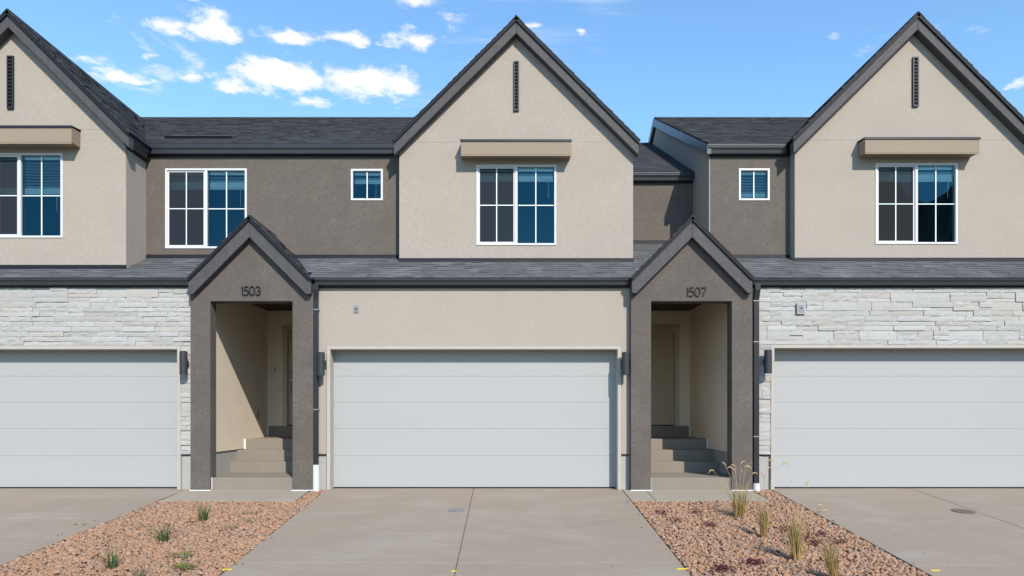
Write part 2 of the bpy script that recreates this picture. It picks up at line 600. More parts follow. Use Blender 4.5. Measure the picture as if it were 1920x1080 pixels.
def driveway(label, cols, rows):
    base = MB().box(cols[0][0] + .03, cols[-1][1] - .03, 5.05, YD + .1, -.95, -.80).build('driveway', 'soil')
    struct(base, label)
    for (a, b, a2, b2) in cols:
        for y0, y1 in zip(rows[:-1], rows[1:]):
            def lx(u0, u1, y):
                return u0 + (u1 - u0) * (y - 5.0) / 6.5
            slab(lx(a, a2, y0), lx(b, b2, y0), y0 + .0015, y1 - .0015, 'slab', base, 'driveway_concrete', lx(a, a2, y1), lx(b, b2, y1))
    for (a, b, a2, b2), (c, d, c2, d2) in zip(cols[:-1], cols[1:]):   # dirt packed into the long joint
        MB().hexa([(b + .0003, 5.0, gz(5.0) - .08), (c - .0003, 5.0, gz(5.0) - .08), (c - .0003, 5.0, gz(5.0) - .007), (b + .0003, 5.0, gz(5.0) - .007),
                   (b2 + .0003, 11.5, gz(11.5) - .08), (c2 - .0003, 11.5, gz(11.5) - .08), (c2 - .0003, 11.5, gz(11.5) - .007), (b2 + .0003, 11.5, gz(11.5) - .007)]).build('joint', 'joint_dirt', base)
    return base


G = .005
dl = driveway('left concrete driveway', [(-10.9, -8.1 - G, -10.9, -8.1 - G), (-8.1 + G, -5.76, -8.1 + G, -5.44)], [5.0, 7.1, 9.64, YD + .3])
dc = driveway('middle concrete driveway with a long centre joint', [(-3.035, -.546 - G, -3.035, -.546 - G), (-.546 + G, 1.967, -.546 + G, 1.967)], [5.0, 7.68, 9.95, YD + .3])
dr = driveway('right concrete driveway', [(4.54, 6.92 - G, 4.515, 6.92 - G), (6.92 + G, 9.7, 6.92 + G, 9.7)], [5.0, 7.6, 9.9, YD + .3])
# yellow survey marks sprayed on the concrete
for par, px, py, w in ((dc, 426, 1068, .10), (dc, 851, 1071, .05), (dc, 1279, 1067, .12), (dr, 1754, 1070, .10)):
    k = (py - CY) / F
    y = (ZC + SLOPE * 11.5) / (k + SLOPE)
    x = X(px, y)
    z = gz(y) + .004
    MB().hexa([(x - w / 2, y - .014, gz(y - .014) + .001), (x + w / 2, y - .01, gz(y - .01) + .001), (x + w / 2, y - .01, gz(y - .01) + .004), (x - w / 2, y - .014, gz(y - .014) + .004),
               (x - w / 2, y + .012, gz(y + .012) + .001), (x + w / 2, y + .016, gz(y + .016) + .001), (x + w / 2, y + .016, gz(y + .016) + .004), (x - w / 2, y + .012, gz(y + .012) + .004)]).build('paint_mark', 'yellow_paint', par)

PADF = 10.72


def pad(label, cuts):
    base = MB().box(cuts[0] + .05, cuts[-1] - .05, PADF + .05, YP + .2, -.4, -.2).build('pavement', 'soil')
    struct(base, label)
    for a, b in zip(cuts[:-1], cuts[1:]):
        slab(a + .004, b - .004, PADF, YP + .25, 'slab', base, 'pad_concrete', lift=.003)


pad('concrete walk in front of porch 1503', [-5.42, -3.30])
pad('concrete walk in front of porch 1507', [1.975, 2.36, 4.14])


# gravel beds: a soil bed and, on it, a heap of real stones
def ground_at(px, py):
    k = (py - CY) / F
    y = (ZC + SLOPE * 11.5) / (k + SLOPE)
    return X(px, y), y


def gravel_bed(xl, xr, sliver, name_label, seed):
    """xl, xr: functions of y; sliver: (x0, x1) strip that runs on up to the house wall"""
    rg = np.random.default_rng(seed)
    regs = [(lambda y: xl(y), lambda y: xr(y), 5.0, PADF), (lambda y: sliver[0], lambda y: sliver[1], PADF, YW - .02)]
    m = MB()
    for a, b, y0, y1 in regs:
        m.hexa([(a(y0), y0, -.9), (b(y0), y0, -.9), (b(y0), y0, gz(y0) - .035), (a(y0), y0, gz(y0) - .035),
                (a(y1), y1, -.9), (b(y1), y1, -.9), (b(y1), y1, gz(y1) - .035), (a(y1), y1, gz(y1) - .035)])
    struct(m.build('soil_bed', 'soil'), 'soil under the gravel ' + name_label)
    # one rough stone = icosahedron with jittered corners
    ph = (1 + 5 ** .5) / 2
    ico = np.array([(-1, ph, 0), (1, ph, 0), (-1, -ph, 0), (1, -ph, 0), (0, -1, ph), (0, 1, ph), (0, -1, -ph), (0, 1, -ph), (ph, 0, -1), (ph, 0, 1), (-ph, 0, -1), (-ph, 0, 1)]) / 1.902
    fa = np.array([(0, 11, 5), (0, 5, 1), (0, 1, 7), (0, 7, 10), (0, 10, 11), (1, 5, 9), (5, 11, 4), (11, 10, 2), (10, 7, 6), (7, 1, 8), (3, 9, 4), (3, 4, 2), (3, 2, 6), (3, 6, 8), (3, 8, 9), (4, 9, 5), (2, 4, 11), (6, 2, 10), (8, 6, 7), (9, 8, 1)])
    P = []
    for a, b, y0, y1 in regs:
        lo = max(y0, 5.6)
        width = max(b(lo), b(y1)) - min(a(lo), a(y1))
        cnt = int(width * (y1 - lo) * 1750)
        yy = rg.uniform(lo, y1, cnt)
        xx = rg.uniform(min(a(lo), a(y1)), max(b(lo), b(y1)), cnt)
        ok = np.array([a(q) + .012 < w < b(q) - .012 for q, w in zip(yy, xx)])
        P.append(np.stack([xx[ok], yy[ok]], 1))
    for a, b, y0, y1 in regs[:1]:                     # a few stones kicked out onto the paving
        q = rg.uniform(5.8, y1, 46)
        e_ = np.array([(a(t) - rg.exponential(.10) - .01) if rg.random() < .5 else (b(t) + rg.exponential(.10) + .01) for t in q])
        P.append(np.stack([e_, q], 1))
    stray = len(P[-1])
    P = np.concatenate(P)
    k = len(P)
    size = rg.gamma(9, 1 / 9, k) * .021
    size = np.clip(size, .011, .040)
    sc3 = size[:, None] * rg.uniform(.7, 1.25, (k, 3)) * np.array([1.15, 1.0, .62])
    ang = rg.uniform(0, 6.283, k)
    til = rg.normal(0, .45, k)
    V = ico[None] * rg.uniform(.72, 1.18, (k, 12, 1)) * sc3[:, None, :]
    c, s = np.cos(til)[:, None], np.sin(til)[:, None]
    y_, z_ = V[..., 1] * c - V[..., 2] * s, V[..., 1] * s + V[..., 2] * c
    V = np.stack([V[..., 0], y_, z_], -1)
    c, s = np.cos(ang)[:, None], np.sin(ang)[:, None]
    x_, y_ = V[..., 0] * c - V[..., 1] * s, V[..., 0] * s + V[..., 1] * c
    V = np.stack([x_, y_, V[..., 2]], -1)
    hz = np.array([gz(q) for q in P[:, 1]]) - .034 + rg.uniform(0, .030, k)
    hz[-stray:] += .032
    sc_stray = .55
    V[-stray:] *= sc_stray
    V += np.stack([P[:, 0], P[:, 1], hz], -1)[:, None, :]
    Fc = (fa[None] + (np.arange(k) * 12)[:, None, None]).reshape(-1)
    me = bpy.data.meshes.new('gravel')
    me.vertices.add(k * 12)
    me.vertices.foreach_set('co', V.reshape(-1).astype(np.float32))
    me.loops.add(k * 60)
    me.loops.foreach_set('vertex_index', Fc.astype(np.int32))
    me.polygons.add(k * 20)
    me.polygons.foreach_set('loop_start', (np.arange(k * 20) * 3).astype(np.int32))
    me.update(calc_edges=True)
    me.validate()
    me.materials.append(MATS['gravel'])
    ob = bpy.data.objects.new('gravel', me)
    COL.objects.link(ob)
    tag(ob, 'tan and pink crushed stone ' + name_label, 'gravel', kind='stuff')


gravel_bed(lambda y: -5.74 + .30 * (y - 5) / 6.5, lambda y: -3.05, (-3.285, -3.05), 'between the left and the middle driveway', 3)
gravel_bed(lambda y: 1.985, lambda y: 4.525 - .02 * (y - 5) / 6.5, (4.16, 4.50), 'between the middle and the right driveway', 5)

# far mountain behind the street, the one mirrored in the right-hand window
rg = random.Random(4)
m = MB()
NX, NY = 60, 14
for j in range(NY):
    for i in range(NX):
        az = math.radians(-12 + 74 * i / (NX - 1))
        r = 2600 + 2600 * j / (NY - 1)
        prof = (.20 + .095 * math.exp(-((math.degrees(az) - 27.5) / 3.2) ** 2) + .085 * math.exp(-((math.degrees(az) - 36.5) / 4.0) ** 2)
                + .02 * math.sin(az * 23) + .012 * math.sin(az * 61 + 1) + .006 * math.sin(az * 140))
        prof *= 1.10 * max(0.0, min(1.0, (math.degrees(az) - 9) / 14)) ** 1.0
        up_ = math.sin(math.pi * min(1, j / (NY - 1) * 1.05)) ** 1.2
        h = -2 + prof * 3900 * up_ * (1 + .10 * (rg.random() - .5)) if 0 < j < NY - 1 else -5
        m.v.append((math.sin(az) * r, -math.cos(az) * r, h))
for j in range(NY - 1):
    for i in range(NX - 1):
        a = j * NX + i
        m.f.append((a, a + 1, a + 1 + NX, a + NX))
struct(m.build('mountain', 'mountain', fixnormals=True), 'dark mountain beyond the street')


# ------------------------------------------------------------------ shared house parts
def shingles(name, parent, material, o, u, v, width, length, seed, expo=.14, edge=.012):
    """courses of laminated tabs on the plane o + s*u + t*v (u along the eave, v up the slope)"""
    rg = random.Random(seed)
    u, v, o = Vector(u).normalized(), Vector(v).normalized(), Vector(o)
    nrm = u.cross(v).normalized()
    if nrm.z < 0:
        nrm = -nrm
    m = MB()
    t = 0.0
    row = 0
    while t < length - .01:
        t1 = min(t + expo, length)
        s = -rg.uniform(0, .3)
        while s < width:
            w = rg.choice((.10, .14, .17, .20, .26, .33)) * rg.uniform(.85, 1.15)
            a, b = max(0.0, s), min(width, s + w)
            s += w
            if b - a < .01:
                continue
            th = edge * rg.choice((.55, .9, 1.0, 1.35)) + .003
            jt = rg.uniform(-.004, .004)
            p = lambda ss, tt, hh: o + u * ss + v * tt + nrm * hh
            lo, hi = t + jt - .012, t1 + .03
            bI = len(m.v)
            m.v += [tuple(p(a, lo, th)), tuple(p(b, lo, th)), tuple(p(b, hi, .003)), tuple(p(a, hi, .003)), tuple(p(a, lo, -.004)), tuple(p(b, lo, -.004))]
            m.f += [(bI, bI + 1, bI + 2, bI + 3), (bI + 4, bI + 5, bI + 1, bI), (bI + 4, bI, bI + 3), (bI + 5, bI + 2, bI + 1)]
        t = t1
        row += 1
    ob = m.build(name, material, parent, fixnormals=False)
    ob['kind'] = 'stuff'
    return ob


def roof_slab(name, parent, material, o, u, v, width, length, th=.05, seed=1, sh_mat='shingle'):
    """a roof plane: deck slab with its shingles as a sub-part; o is the left end of the eave on the top surface"""
    u, v, o = Vector(u).normalized(), Vector(v).normalized(), Vector(o)
    nrm = u.cross(v).normalized()
    if nrm.z < 0:
        nrm = -nrm
    c = [o, o + u * width, o + u * width + v * length, o + v * length]
    ob = MB().hexa([p - nrm * .006 for p in c] + [p - nrm * th for p in c]).build(name, material, parent)
    shingles('shingles', ob, sh_mat, o, u, v, width, length, seed)
    return ob


def gutter_x(parent, x0, x1, yback, ztop, h=.125, d=.125):
    """K-style gutter along X with its back at yback"""
    p = [(yback, ztop - .004), (yback, ztop - h), (yback - d * .62, ztop - h), (yback - d * .66, ztop - h * .90), (yback - d * .72, ztop - h * .62),
         (yback - d * .93, ztop - h * .36), (yback - d * .95, ztop - h * .14), (yback - d, ztop - h * .12), (yback - d, ztop), (yback - d * .9, ztop), (yback - d * .88, ztop - .012), (yback - .01, ztop - .012)]
    return MB().prism(p, x0, x1, axis='X').build('gutter', 'metal_gutter', parent)


def gutter_y(parent, y0, y1, xback, ztop, side=1, h=.125, d=.125):
    s = side
    p = [(xback, ztop - .004), (xback, ztop - h), (xback + s * d * .62, ztop - h), (xback + s * d * .66, ztop - h * .90), (xback + s * d * .72, ztop - h * .62),
         (xback + s * d * .93, ztop - h * .36), (xback + s * d * .95, ztop - h * .14), (xback + s * d, ztop - h * .12), (xback + s * d, ztop), (xback + s * .01, ztop - .012)]
    return MB().prism(p, y0, y1, axis='Y').build('gutter', 'metal_gutter', parent)


def gable(parent, YG, xa, za, half, half_roof, yback, z0, holes, seed, back_left=None, back_right=None, valley_y=None):
    """front gable of 45 degrees: za is the top of the roof ridge; wall, rake boards, roof planes, side walls"""
    t = .085
    xl, xr = xa - half, xa + half
    wt = za - t - .02
    w = MB().prism([(xl, z0), (xr, z0), (xr, wt - half), (xa, wt), (xl, wt - half)], YG, YG + .15, holes).build('wall', 'stucco_light', parent, bevel=.01)
    for xs_, yb in ((xl, back_left), (xr, back_right)):
        if yb:
            a, b = (xs_ + .0015, xs_ + .12) if xs_ == xl else (xs_ - .12, xs_ - .0015)
            MB().box(a, b, YG + .10, yb, z0, wt - half - .01).build('wall', 'stucco_light', parent)
    # rake boards: one chevron either side of the ridge, boxed back to the wall
    f0, f1 = YG - .16, YG - .001
    vt = .215
    zt = za - .072
    for sgn in (-1, 1):
        xe = xa + sgn * half_roof
        MB().prism([(xa + sgn * .0015, zt), (xe, zt - half_roof), (xe, zt - half_roof - vt * .95), (xa + sgn * .0015, zt - vt)], f0, f1).build('rake_board', 'fascia', parent, bevel=.006)
        # drip edge
        e0, e1 = za - .006, za - .080
        MB().prism([(xa + sgn * .001, e0), (xa + sgn * (half_roof + .012), e0 - half_roof - .012), (xa + sgn * (half_roof + .012), e1 - half_roof - .012), (xa + sgn * .001, e1)], f0 - .022, f0 - .002).build('drip_edge', 'metal_flashing', parent)
    y0 = YG - .19
    ln = half_roof * math.sqrt(2) + .02
    for k, sgn in enumerate((-1, 1)):
        roof_slab('roof', parent, 'metal_flashing', (xa + sgn * (half_roof + .015), y0, za - half_roof - .015), (0, 1, 0), (-sgn, 0, 1), yback - y0, ln, .055, seed + k)
    # ridge cap
    MB().prism([(xa - .12, za - .105), (xa, za + .024), (xa + .12, za - .105), (xa + .12, za - .125), (xa, za + .008), (xa - .12, za - .125)], y0 - .006, yback).build('ridge_cap', 'shingle', parent)
    return w


def flashing(parent, x0, x1, YG, z0, h=.075):
    MB().prism([(YG - .022, z0 - .03), (YG - .006, z0 + h), (YG - .001, z0 + h), (YG - .001, z0 - .03)], x0, x1, axis='X').build('flashing', 'metal_flashing', parent)


def vent(parent, x0, x1, z0, z1, YG):
    y0 = YG - .035
    w = .022
    f = MB().prism([(x0, z0), (x1, z0), (x1, z1), (x0, z1)], y0, YG - .001, [[(x0 + w, z0 + w), (x0 + w, z1 - w), (x1 - w, z1 - w), (x1 - w, z0 + w)]]).build('gable_vent', 'metal_dark', parent)
    MB().box(x0 + w, x1 - w, YG - .006, YG - .002, z0 + w, z1 - w).build('backing', 'black', f)
    k = 14
    st = (z1 - z0 - 2 * w) / k
    for i in range(k):
        z = z0 + w + st * i
        MB().hexa([(x0 + w, y0 + .004, z), (x1 - w, y0 + .004, z), (x1 - w, y0 + .004, z + .010), (x0 + w, y0 + .004, z + .010),
                   (x0 + w, YG - .008, z + st * .62), (x1 - w, YG - .008, z + st * .62), (x1 - w, YG - .008, z + st * .62 + .010), (x0 + w, YG - .008, z + st * .62 + .010)]).build('slat', 'metal_dark', f)


def awning(parent, x0, x1, z0, z1, YG, depth=.25):
    y0 = YG - depth
    bx = MB().box(x0, x1, y0, YG - .002, z0 + .012, z1 - .03)
    a = bx.build('awning', 'awning_paint', parent, bevel=.006)
    # fascia lip below the soffit and sheet-metal cap
    MB().box(x0 + .002, x1 - .002, y0 + .002, y0 + .024, z0 - .012, z0 + .0115).build('lip', 'awning_paint', a)
    MB().prism([(y0 - .014, z1 - .052), (y0 - .002, z1 - .052), (y0 - .002, z1 - .027), (YG - .002, z1 - .004), (YG - .002, z1 + .012), (y0 - .014, z1 - .014)], x0 - .012, x1 + .012, axis='X').build('metal_cap', 'metal_dark', a)


def window(parent, x0, x1, z0, z1, YG, two=True, blind=.12, open_slats=0, cord=True, wall='stucco'):
    """vinyl window in a hole of the wall: frame, sashes, panes, grids, blinds and the dark room behind"""
    fw = .037
    y0, y1 = YG - .014, YG + .09
    hole = lambda a, b, c, d: [(a, c), (a, d), (b, d), (b, c)]
    xm = (x0 + x1) / 2
    if two:
        holes = [hole(x0 + fw, xm - .023, z0 + fw, z1 - fw), hole(xm + .023, x1 - fw, z0 + fw, z1 - fw)]
        bays = [(x0 + fw, xm - .023, True), (xm + .023, x1 - fw, False)]
    else:
        holes = [hole(x0 + fw, x1 - fw, z0 + fw, z1 - fw)]
        bays = [(x0 + fw, x1 - fw, False)]
    fr = MB().prism([(x0, z0), (x1, z0), (x1, z1), (x0, z1)], y0, y1, holes).build('window', 'vinyl_white', parent, bevel=.004)
    a0, a1 = z0 + fw, z1 - fw
    for a, b, screened in bays:
        yg = YG + .030
        if screened:
            s = .028
            MB().prism([(a, a0), (b, a0), (b, a1), (a, a1)], YG + .008, YG + .026, [hole(a + s, b - s, a0 + s, a1 - s)]).build('screen_frame', 'vinyl_white', fr)
            q = MB()
            q.v = [(a + s, YG + .016, a0 + s), (b - s, YG + .016, a0 + s), (b - s, YG + .016, a1 - s), (a + s, YG + .016, a1 - s)]
            q.f = [(0, 1, 2, 3)]
            q.build('insect_screen', 'insect_screen', fr, fixnormals=False)
            yg = YG + .045
        q = MB()
        q.v = [(a, yg, a0), (b, yg, a0), (b, yg, a1), (a, yg, a1)]
        q.f = [(0, 1, 2, 3)]
        q.build('pane', 'glass', fr, fixnormals=False)
        c = (a + b) / 2
        h = (a0 + a1) / 2
        ym0, ym1 = (yg - .014, yg - .003)
        if screened:
            ym0, ym1 = YG + .010, YG + .0145
        MB().box(c - .009, c + .009, ym0, ym1, a0 + .012, a1 - .012).build('muntin', 'muntin_white', fr)
        if two:
            MB().box(a + .012, c - .0095, ym0, ym1, h - .008, h + .008).build('muntin', 'muntin_white', fr)
            MB().box(c + .0095, b - .012, ym0, ym1, h - .008, h + .008).build('muntin', 'muntin_white', fr)
    # blinds: head rail, hanging slats, gathered stack with bottom rail
    for a, b, _ in bays:
        yb = YG + .095
        MB().box(a + .012, b - .012, yb - .02, yb + .035, a1 - .055, a1 - .005).build('blind_rail', 'blind_white', fr)
        zz = a1 - .06
        for k in range(open_slats):
            zz -= .052
            MB().hexa([(a + .016, yb - .022, zz + .004), (b - .016, yb - .022, zz + .004), (b - .016, yb - .022, zz + .007), (a + .016, yb - .022, zz + .007),
                       (a + .016, yb + .026, zz - .009), (b - .016, yb + .026, zz - .009), (b - .016, yb + .026, zz - .006), (a + .016, yb + .026, zz - .006)]).build('blind_slat', 'blind_white', fr)
        zb = zz - .03
        k = 0
        while zb - .016 > zz - .03 - blind:
            MB().box(a + .016, b - .016, yb - .024, yb + .026, zb - .0125, zb).build('blind_slat', 'blind_white', fr)
            zb -= .0155
            k += 1
        MB().box(a + .016, b - .016, yb - .024, yb + .026, zb - .024, zb - .004).build('blind_rail', 'blind_white', fr)
        if cord and (b == bays[-1][1]):
            MB().tube([(b - .10, yb - .04, zb), (b - .105, yb - .04, zb - .33)], .005, 6).build('blind_wand', 'blind_white', fr)
    # the room behind
    rm = MB()
    X0, X1, Y0, Y1, Z0, Z1 = x0 - .15, x1 + .15, YG + .155, YG + 2.6, z0 - .3, z1 + .15
    b0 = len(rm.v)
    rm.v += [(X0, Y0, Z0), (X1, Y0, Z0), (X1, Y0, Z1), (X0, Y0, Z1), (X0, Y1, Z0), (X1, Y1, Z0), (X1, Y1, Z1), (X0, Y1, Z1)]
    rm.f += [(4, 5, 6, 7), (0, 4, 7, 3), (1, 2, 6, 5), (0, 1, 5, 4), (3, 7, 6, 2)]
    rm.build('room', 'room_paint', parent, fixnormals=False)
    return fr


def whole(x0, x1, z0, z1):
    e = .012
    return [(x0 + e, z0 + e), (x0 + e, z1 - e), (x1 - e, z1 - e), (x1 - e, z0 + e)]


def garage(parent, x0, x1, zt, trim=.06):
    """x0..x1 clear opening; trim frame, door of five flush sections, bottom seal"""
    ya, yb = YW - .035, YD - .005
    t = trim
    MB().prism([(x0 - t, gz(ya)), (x0, gz(ya)), (x0, zt), (x1, zt), (x1, gz(ya)), (x1 + t, gz(ya)), (x1 + t, zt + t), (x0 - t, zt + t)], ya, yb).build('garage_trim', 'trim_paint', parent, bevel=.006)
    d = MB().box(x0 - t + .005, x1 + t - .005, YD + .03, YD + .06, .02, zt + t).build('garage_door', 'garage_paint', parent)
    zz = [.022, .562, 1.03, 1.489, 1.938, zt + t - .002]
    for a, b in zip(zz[:-1], zz[1:]):
        MB().box(x0 - t + .005, x1 + t - .005, YD, YD + .029, a + .001, b - .001).build('panel', 'garage_paint', d, bevel=.003)
    MB().box(x0 - t + .005, x1 + t - .005, YD + .004, YD + .05, .0015, .022).build('seal', 'black', d)


def stone_wall(parent, rects, seed):
    """ledgestone veneer: every stone its own piece on a mortar backing; rects = (x0, x1, z0, z1)"""
    rg = random.Random(seed)
    bk = MB()
    for x0, x1, z0, z1 in rects:
        bk.box(x0, x1, YW, YW + .2, z0, z1)
    back = bk.build('stone_veneer', 'mortar', parent)

    def stone(x0, x1, z0, z1):
        d = rg.uniform(.020, .040)
        tilt = rg.uniform(-.006, .006)
        nx, nz = max(2, min(7, int((x1 - x0) / .055))), 2
        m = MB()
        g_ = .0016
        rough = rg.choice((.0015, .003, .006))
        for j in range(nz + 1):
            for i in range(nx + 1):
                u, w = i / nx, j / nz
                edge = i in (0, nx) or j in (0, nz)
                x = x0 + g_ + (x1 - x0 - 2 * g_) * u + (0 if edge else rg.uniform(-.006, .006))
                z = z0 + g_ + (z1 - z0 - 2 * g_) * w + (rg.uniform(-.0022, .0022) if 0 < i < nx else 0)
                y = YW - d - tilt * (w - .5) * 2 + rg.uniform(-rough, rough) + (.003 if edge else 0)
                m.v.append((x, y, z))
        q = nx + 1
        for j in range(nz):
            for i in range(nx):
                a = j * q + i
                m.f.append((a, a + 1, a + 1 + q, a + q) if rg.random() < .5 else (a, a + 1, a + 1 + q, a + q))
        ring = [i for i in range(q)] + [j * q + nx for j in range(1, nz + 1)] + [nz * q + i for i in range(nx - 1, -1, -1)] + [j * q for j in range(nz - 1, 0, -1)]
        b = len(m.v)
        for r in ring:
            x, y, z = m.v[r]
            m.v.append((x, YW + .004, z))
        for i in range(len(ring)):
            j = (i + 1) % len(ring)
            m.f.append((ring[j], ring[i], b + i, b + j))
        m.build('stone', 'stone', back, fixnormals=False)

    for x0, x1, z0, z1 in rects:
        z = z1
        narrow = x1 - x0 < .4
        while z > z0 + .01:
            h = rg.choice((.078, .088, .15, .16, .082))
            if z - h < z0 + .05:
                h = z - z0
            x = x0
            while x < x1 - .001:
                w = rg.uniform(.22, .62)
                if narrow:
                    w = x1 - x0 if rg.random() < .6 else (x1 - x0) * rg.uniform(.35, .65)
                if x + w > x1 - .10:
                    w = x1 - x
                if h > .13 and rg.random() < .62:
                    f = rg.choice((.5, .5, .38, .62))
                    c1 = x + w * rg.uniform(.3, .7) if (w > .34 and rg.random() < .6) else None
                    stone(x, x + w, z - h, z - h + h * f)
                    if c1:
                        stone(x, c1, z - h + h * f, z)
                        stone(c1, x + w, z - h + h * f, z)
                    else:
                        stone(x, x + w, z - h + h * f, z)
                else:
                    stone(x, x + w, z - h, z)
                x += w
            z -= h
    return back


def downspout(parent, x, top, bottom, cap0, straps):
    y = YW - .075
    m = MB()
    w, d = .046, .036

    def sec(cx, cy, cz):
        return [(cx - w, cy - d, cz), (cx + w, cy - d, cz), (cx + w, cy + d, cz), (cx - w, cy + d, cz)]
    pts = [sec(x + .012, YW - .105, top), sec(x + .012, YW - .105, top - .10), sec(x, y, top - .26), sec(x, y, bottom)]
    b = 0
    for s in pts:
        m.v += s
    for i in range(3):
        for k in range(4):
            k2 = (k + 1) % 4
            m.f.append((i * 4 + k, i * 4 + k2, i * 4 + 4 + k2, i * 4 + 4 + k))
    m.f += [(3, 2, 1, 0), (12, 13, 14, 15)]
    o = m.build('downspout', 'metal_dark', parent, bevel=.006)
    for z in straps:
        MB().box(x - w - .006, x + w + .006, y - d - .004, y + d + .03, z, z + .018).build('strap', 'steel_grey', o)
    MB().tube([(x, y, cap0), (x + .004, y, .04), (x + .006, y - .004, -.03)], [.060, .062, .064], 18).build('drain_pipe', 'white_pvc', o, smooth=True)


def stroke(m, pts, w, y0, y1):
    """a flat ribbon of even width along a path in XZ, as solid bar"""
    n_ = len(pts)
    L, R = [], []
    for i, (x, z) in enumerate(pts):
        ax, az = pts[max(0, i - 1)]
        bx, bz = pts[min(n_ - 1, i + 1)]
        dx, dz = bx - ax, bz - az
        q = math.hypot(dx, dz)
        nx_, nz_ = -dz / q, dx / q
        L.append((x + nx_ * w / 2, z + nz_ * w / 2))
        R.append((x - nx_ * w / 2, z - nz_ * w / 2))
    b = len(m.v)
    for y in (y0, y1):
        m.v += [(x, y, z) for x, z in L] + [(x, y, z) for x, z in R]
    N2 = 2 * n_
    for i in range(n_ - 1):
        m.f += [(b + i, b + i + 1, b + n_ + i + 1, b + n_ + i), (b + N2 + i, b + N2 + n_ + i, b + N2 + n_ + i + 1, b + N2 + i + 1),
                (b + i, b + N2 + i, b + N2 + i + 1, b + i + 1), (b + n_ + i, b + n_ + i + 1, b + N2 + n_ + i + 1, b + N2 + n_ + i)]
    for i in (0, n_ - 1):
        m.f.append((b + i, b + n_ + i, b + N2 + n_ + i, b + N2 + i))


def arc(cx, cz, rx, rz, a0, a1, k=16):
    return [(cx + rx * math.cos(math.radians(a0 + (a1 - a0) * i / k)), cz + rz * math.sin(math.radians(a0 + (a1 - a0) * i / k))) for i in range(k + 1)]


DIG = {'1': ([[(.10, .80), (.17, .93), (.20, 1.0)], [(.20, 1.0), (.20, 0)]], .30),
       '5': ([[(.56, .985), (.20, .985)], [(.20, 1.0), (.13, .55)], [(.13, .55)] + arc(.28, .31, .29, .31, 118, -90, 18) + [(.05, .045)]], .68),
       '0': ([arc(.33, .5, .30, .5, 90, 450, 30)], .74),
       '3': ([arc(.27, .755, .225, .23, 150, -90, 16), arc(.27, .275, .285, .265, 90, -150, 18)], .66),
       '7': ([[(.03, .985), (.56, .985)], [(.55, 1.0), (.20, 0)]], .60)}


def number(parent, text, x0, z0, h, y, w=None):
    base = None
    x = x0
    for ch in text:
        st, adv = DIG[ch]
        m = MB()
        for k, s in enumerate(st):
            stroke(m, [(x + px * h, z0 + pz * h) for px, pz in s], h * .115, y - .020 - .0012 * k, y - .004)
        dgt = m.build('digit', 'black', parent)
        x += adv * h


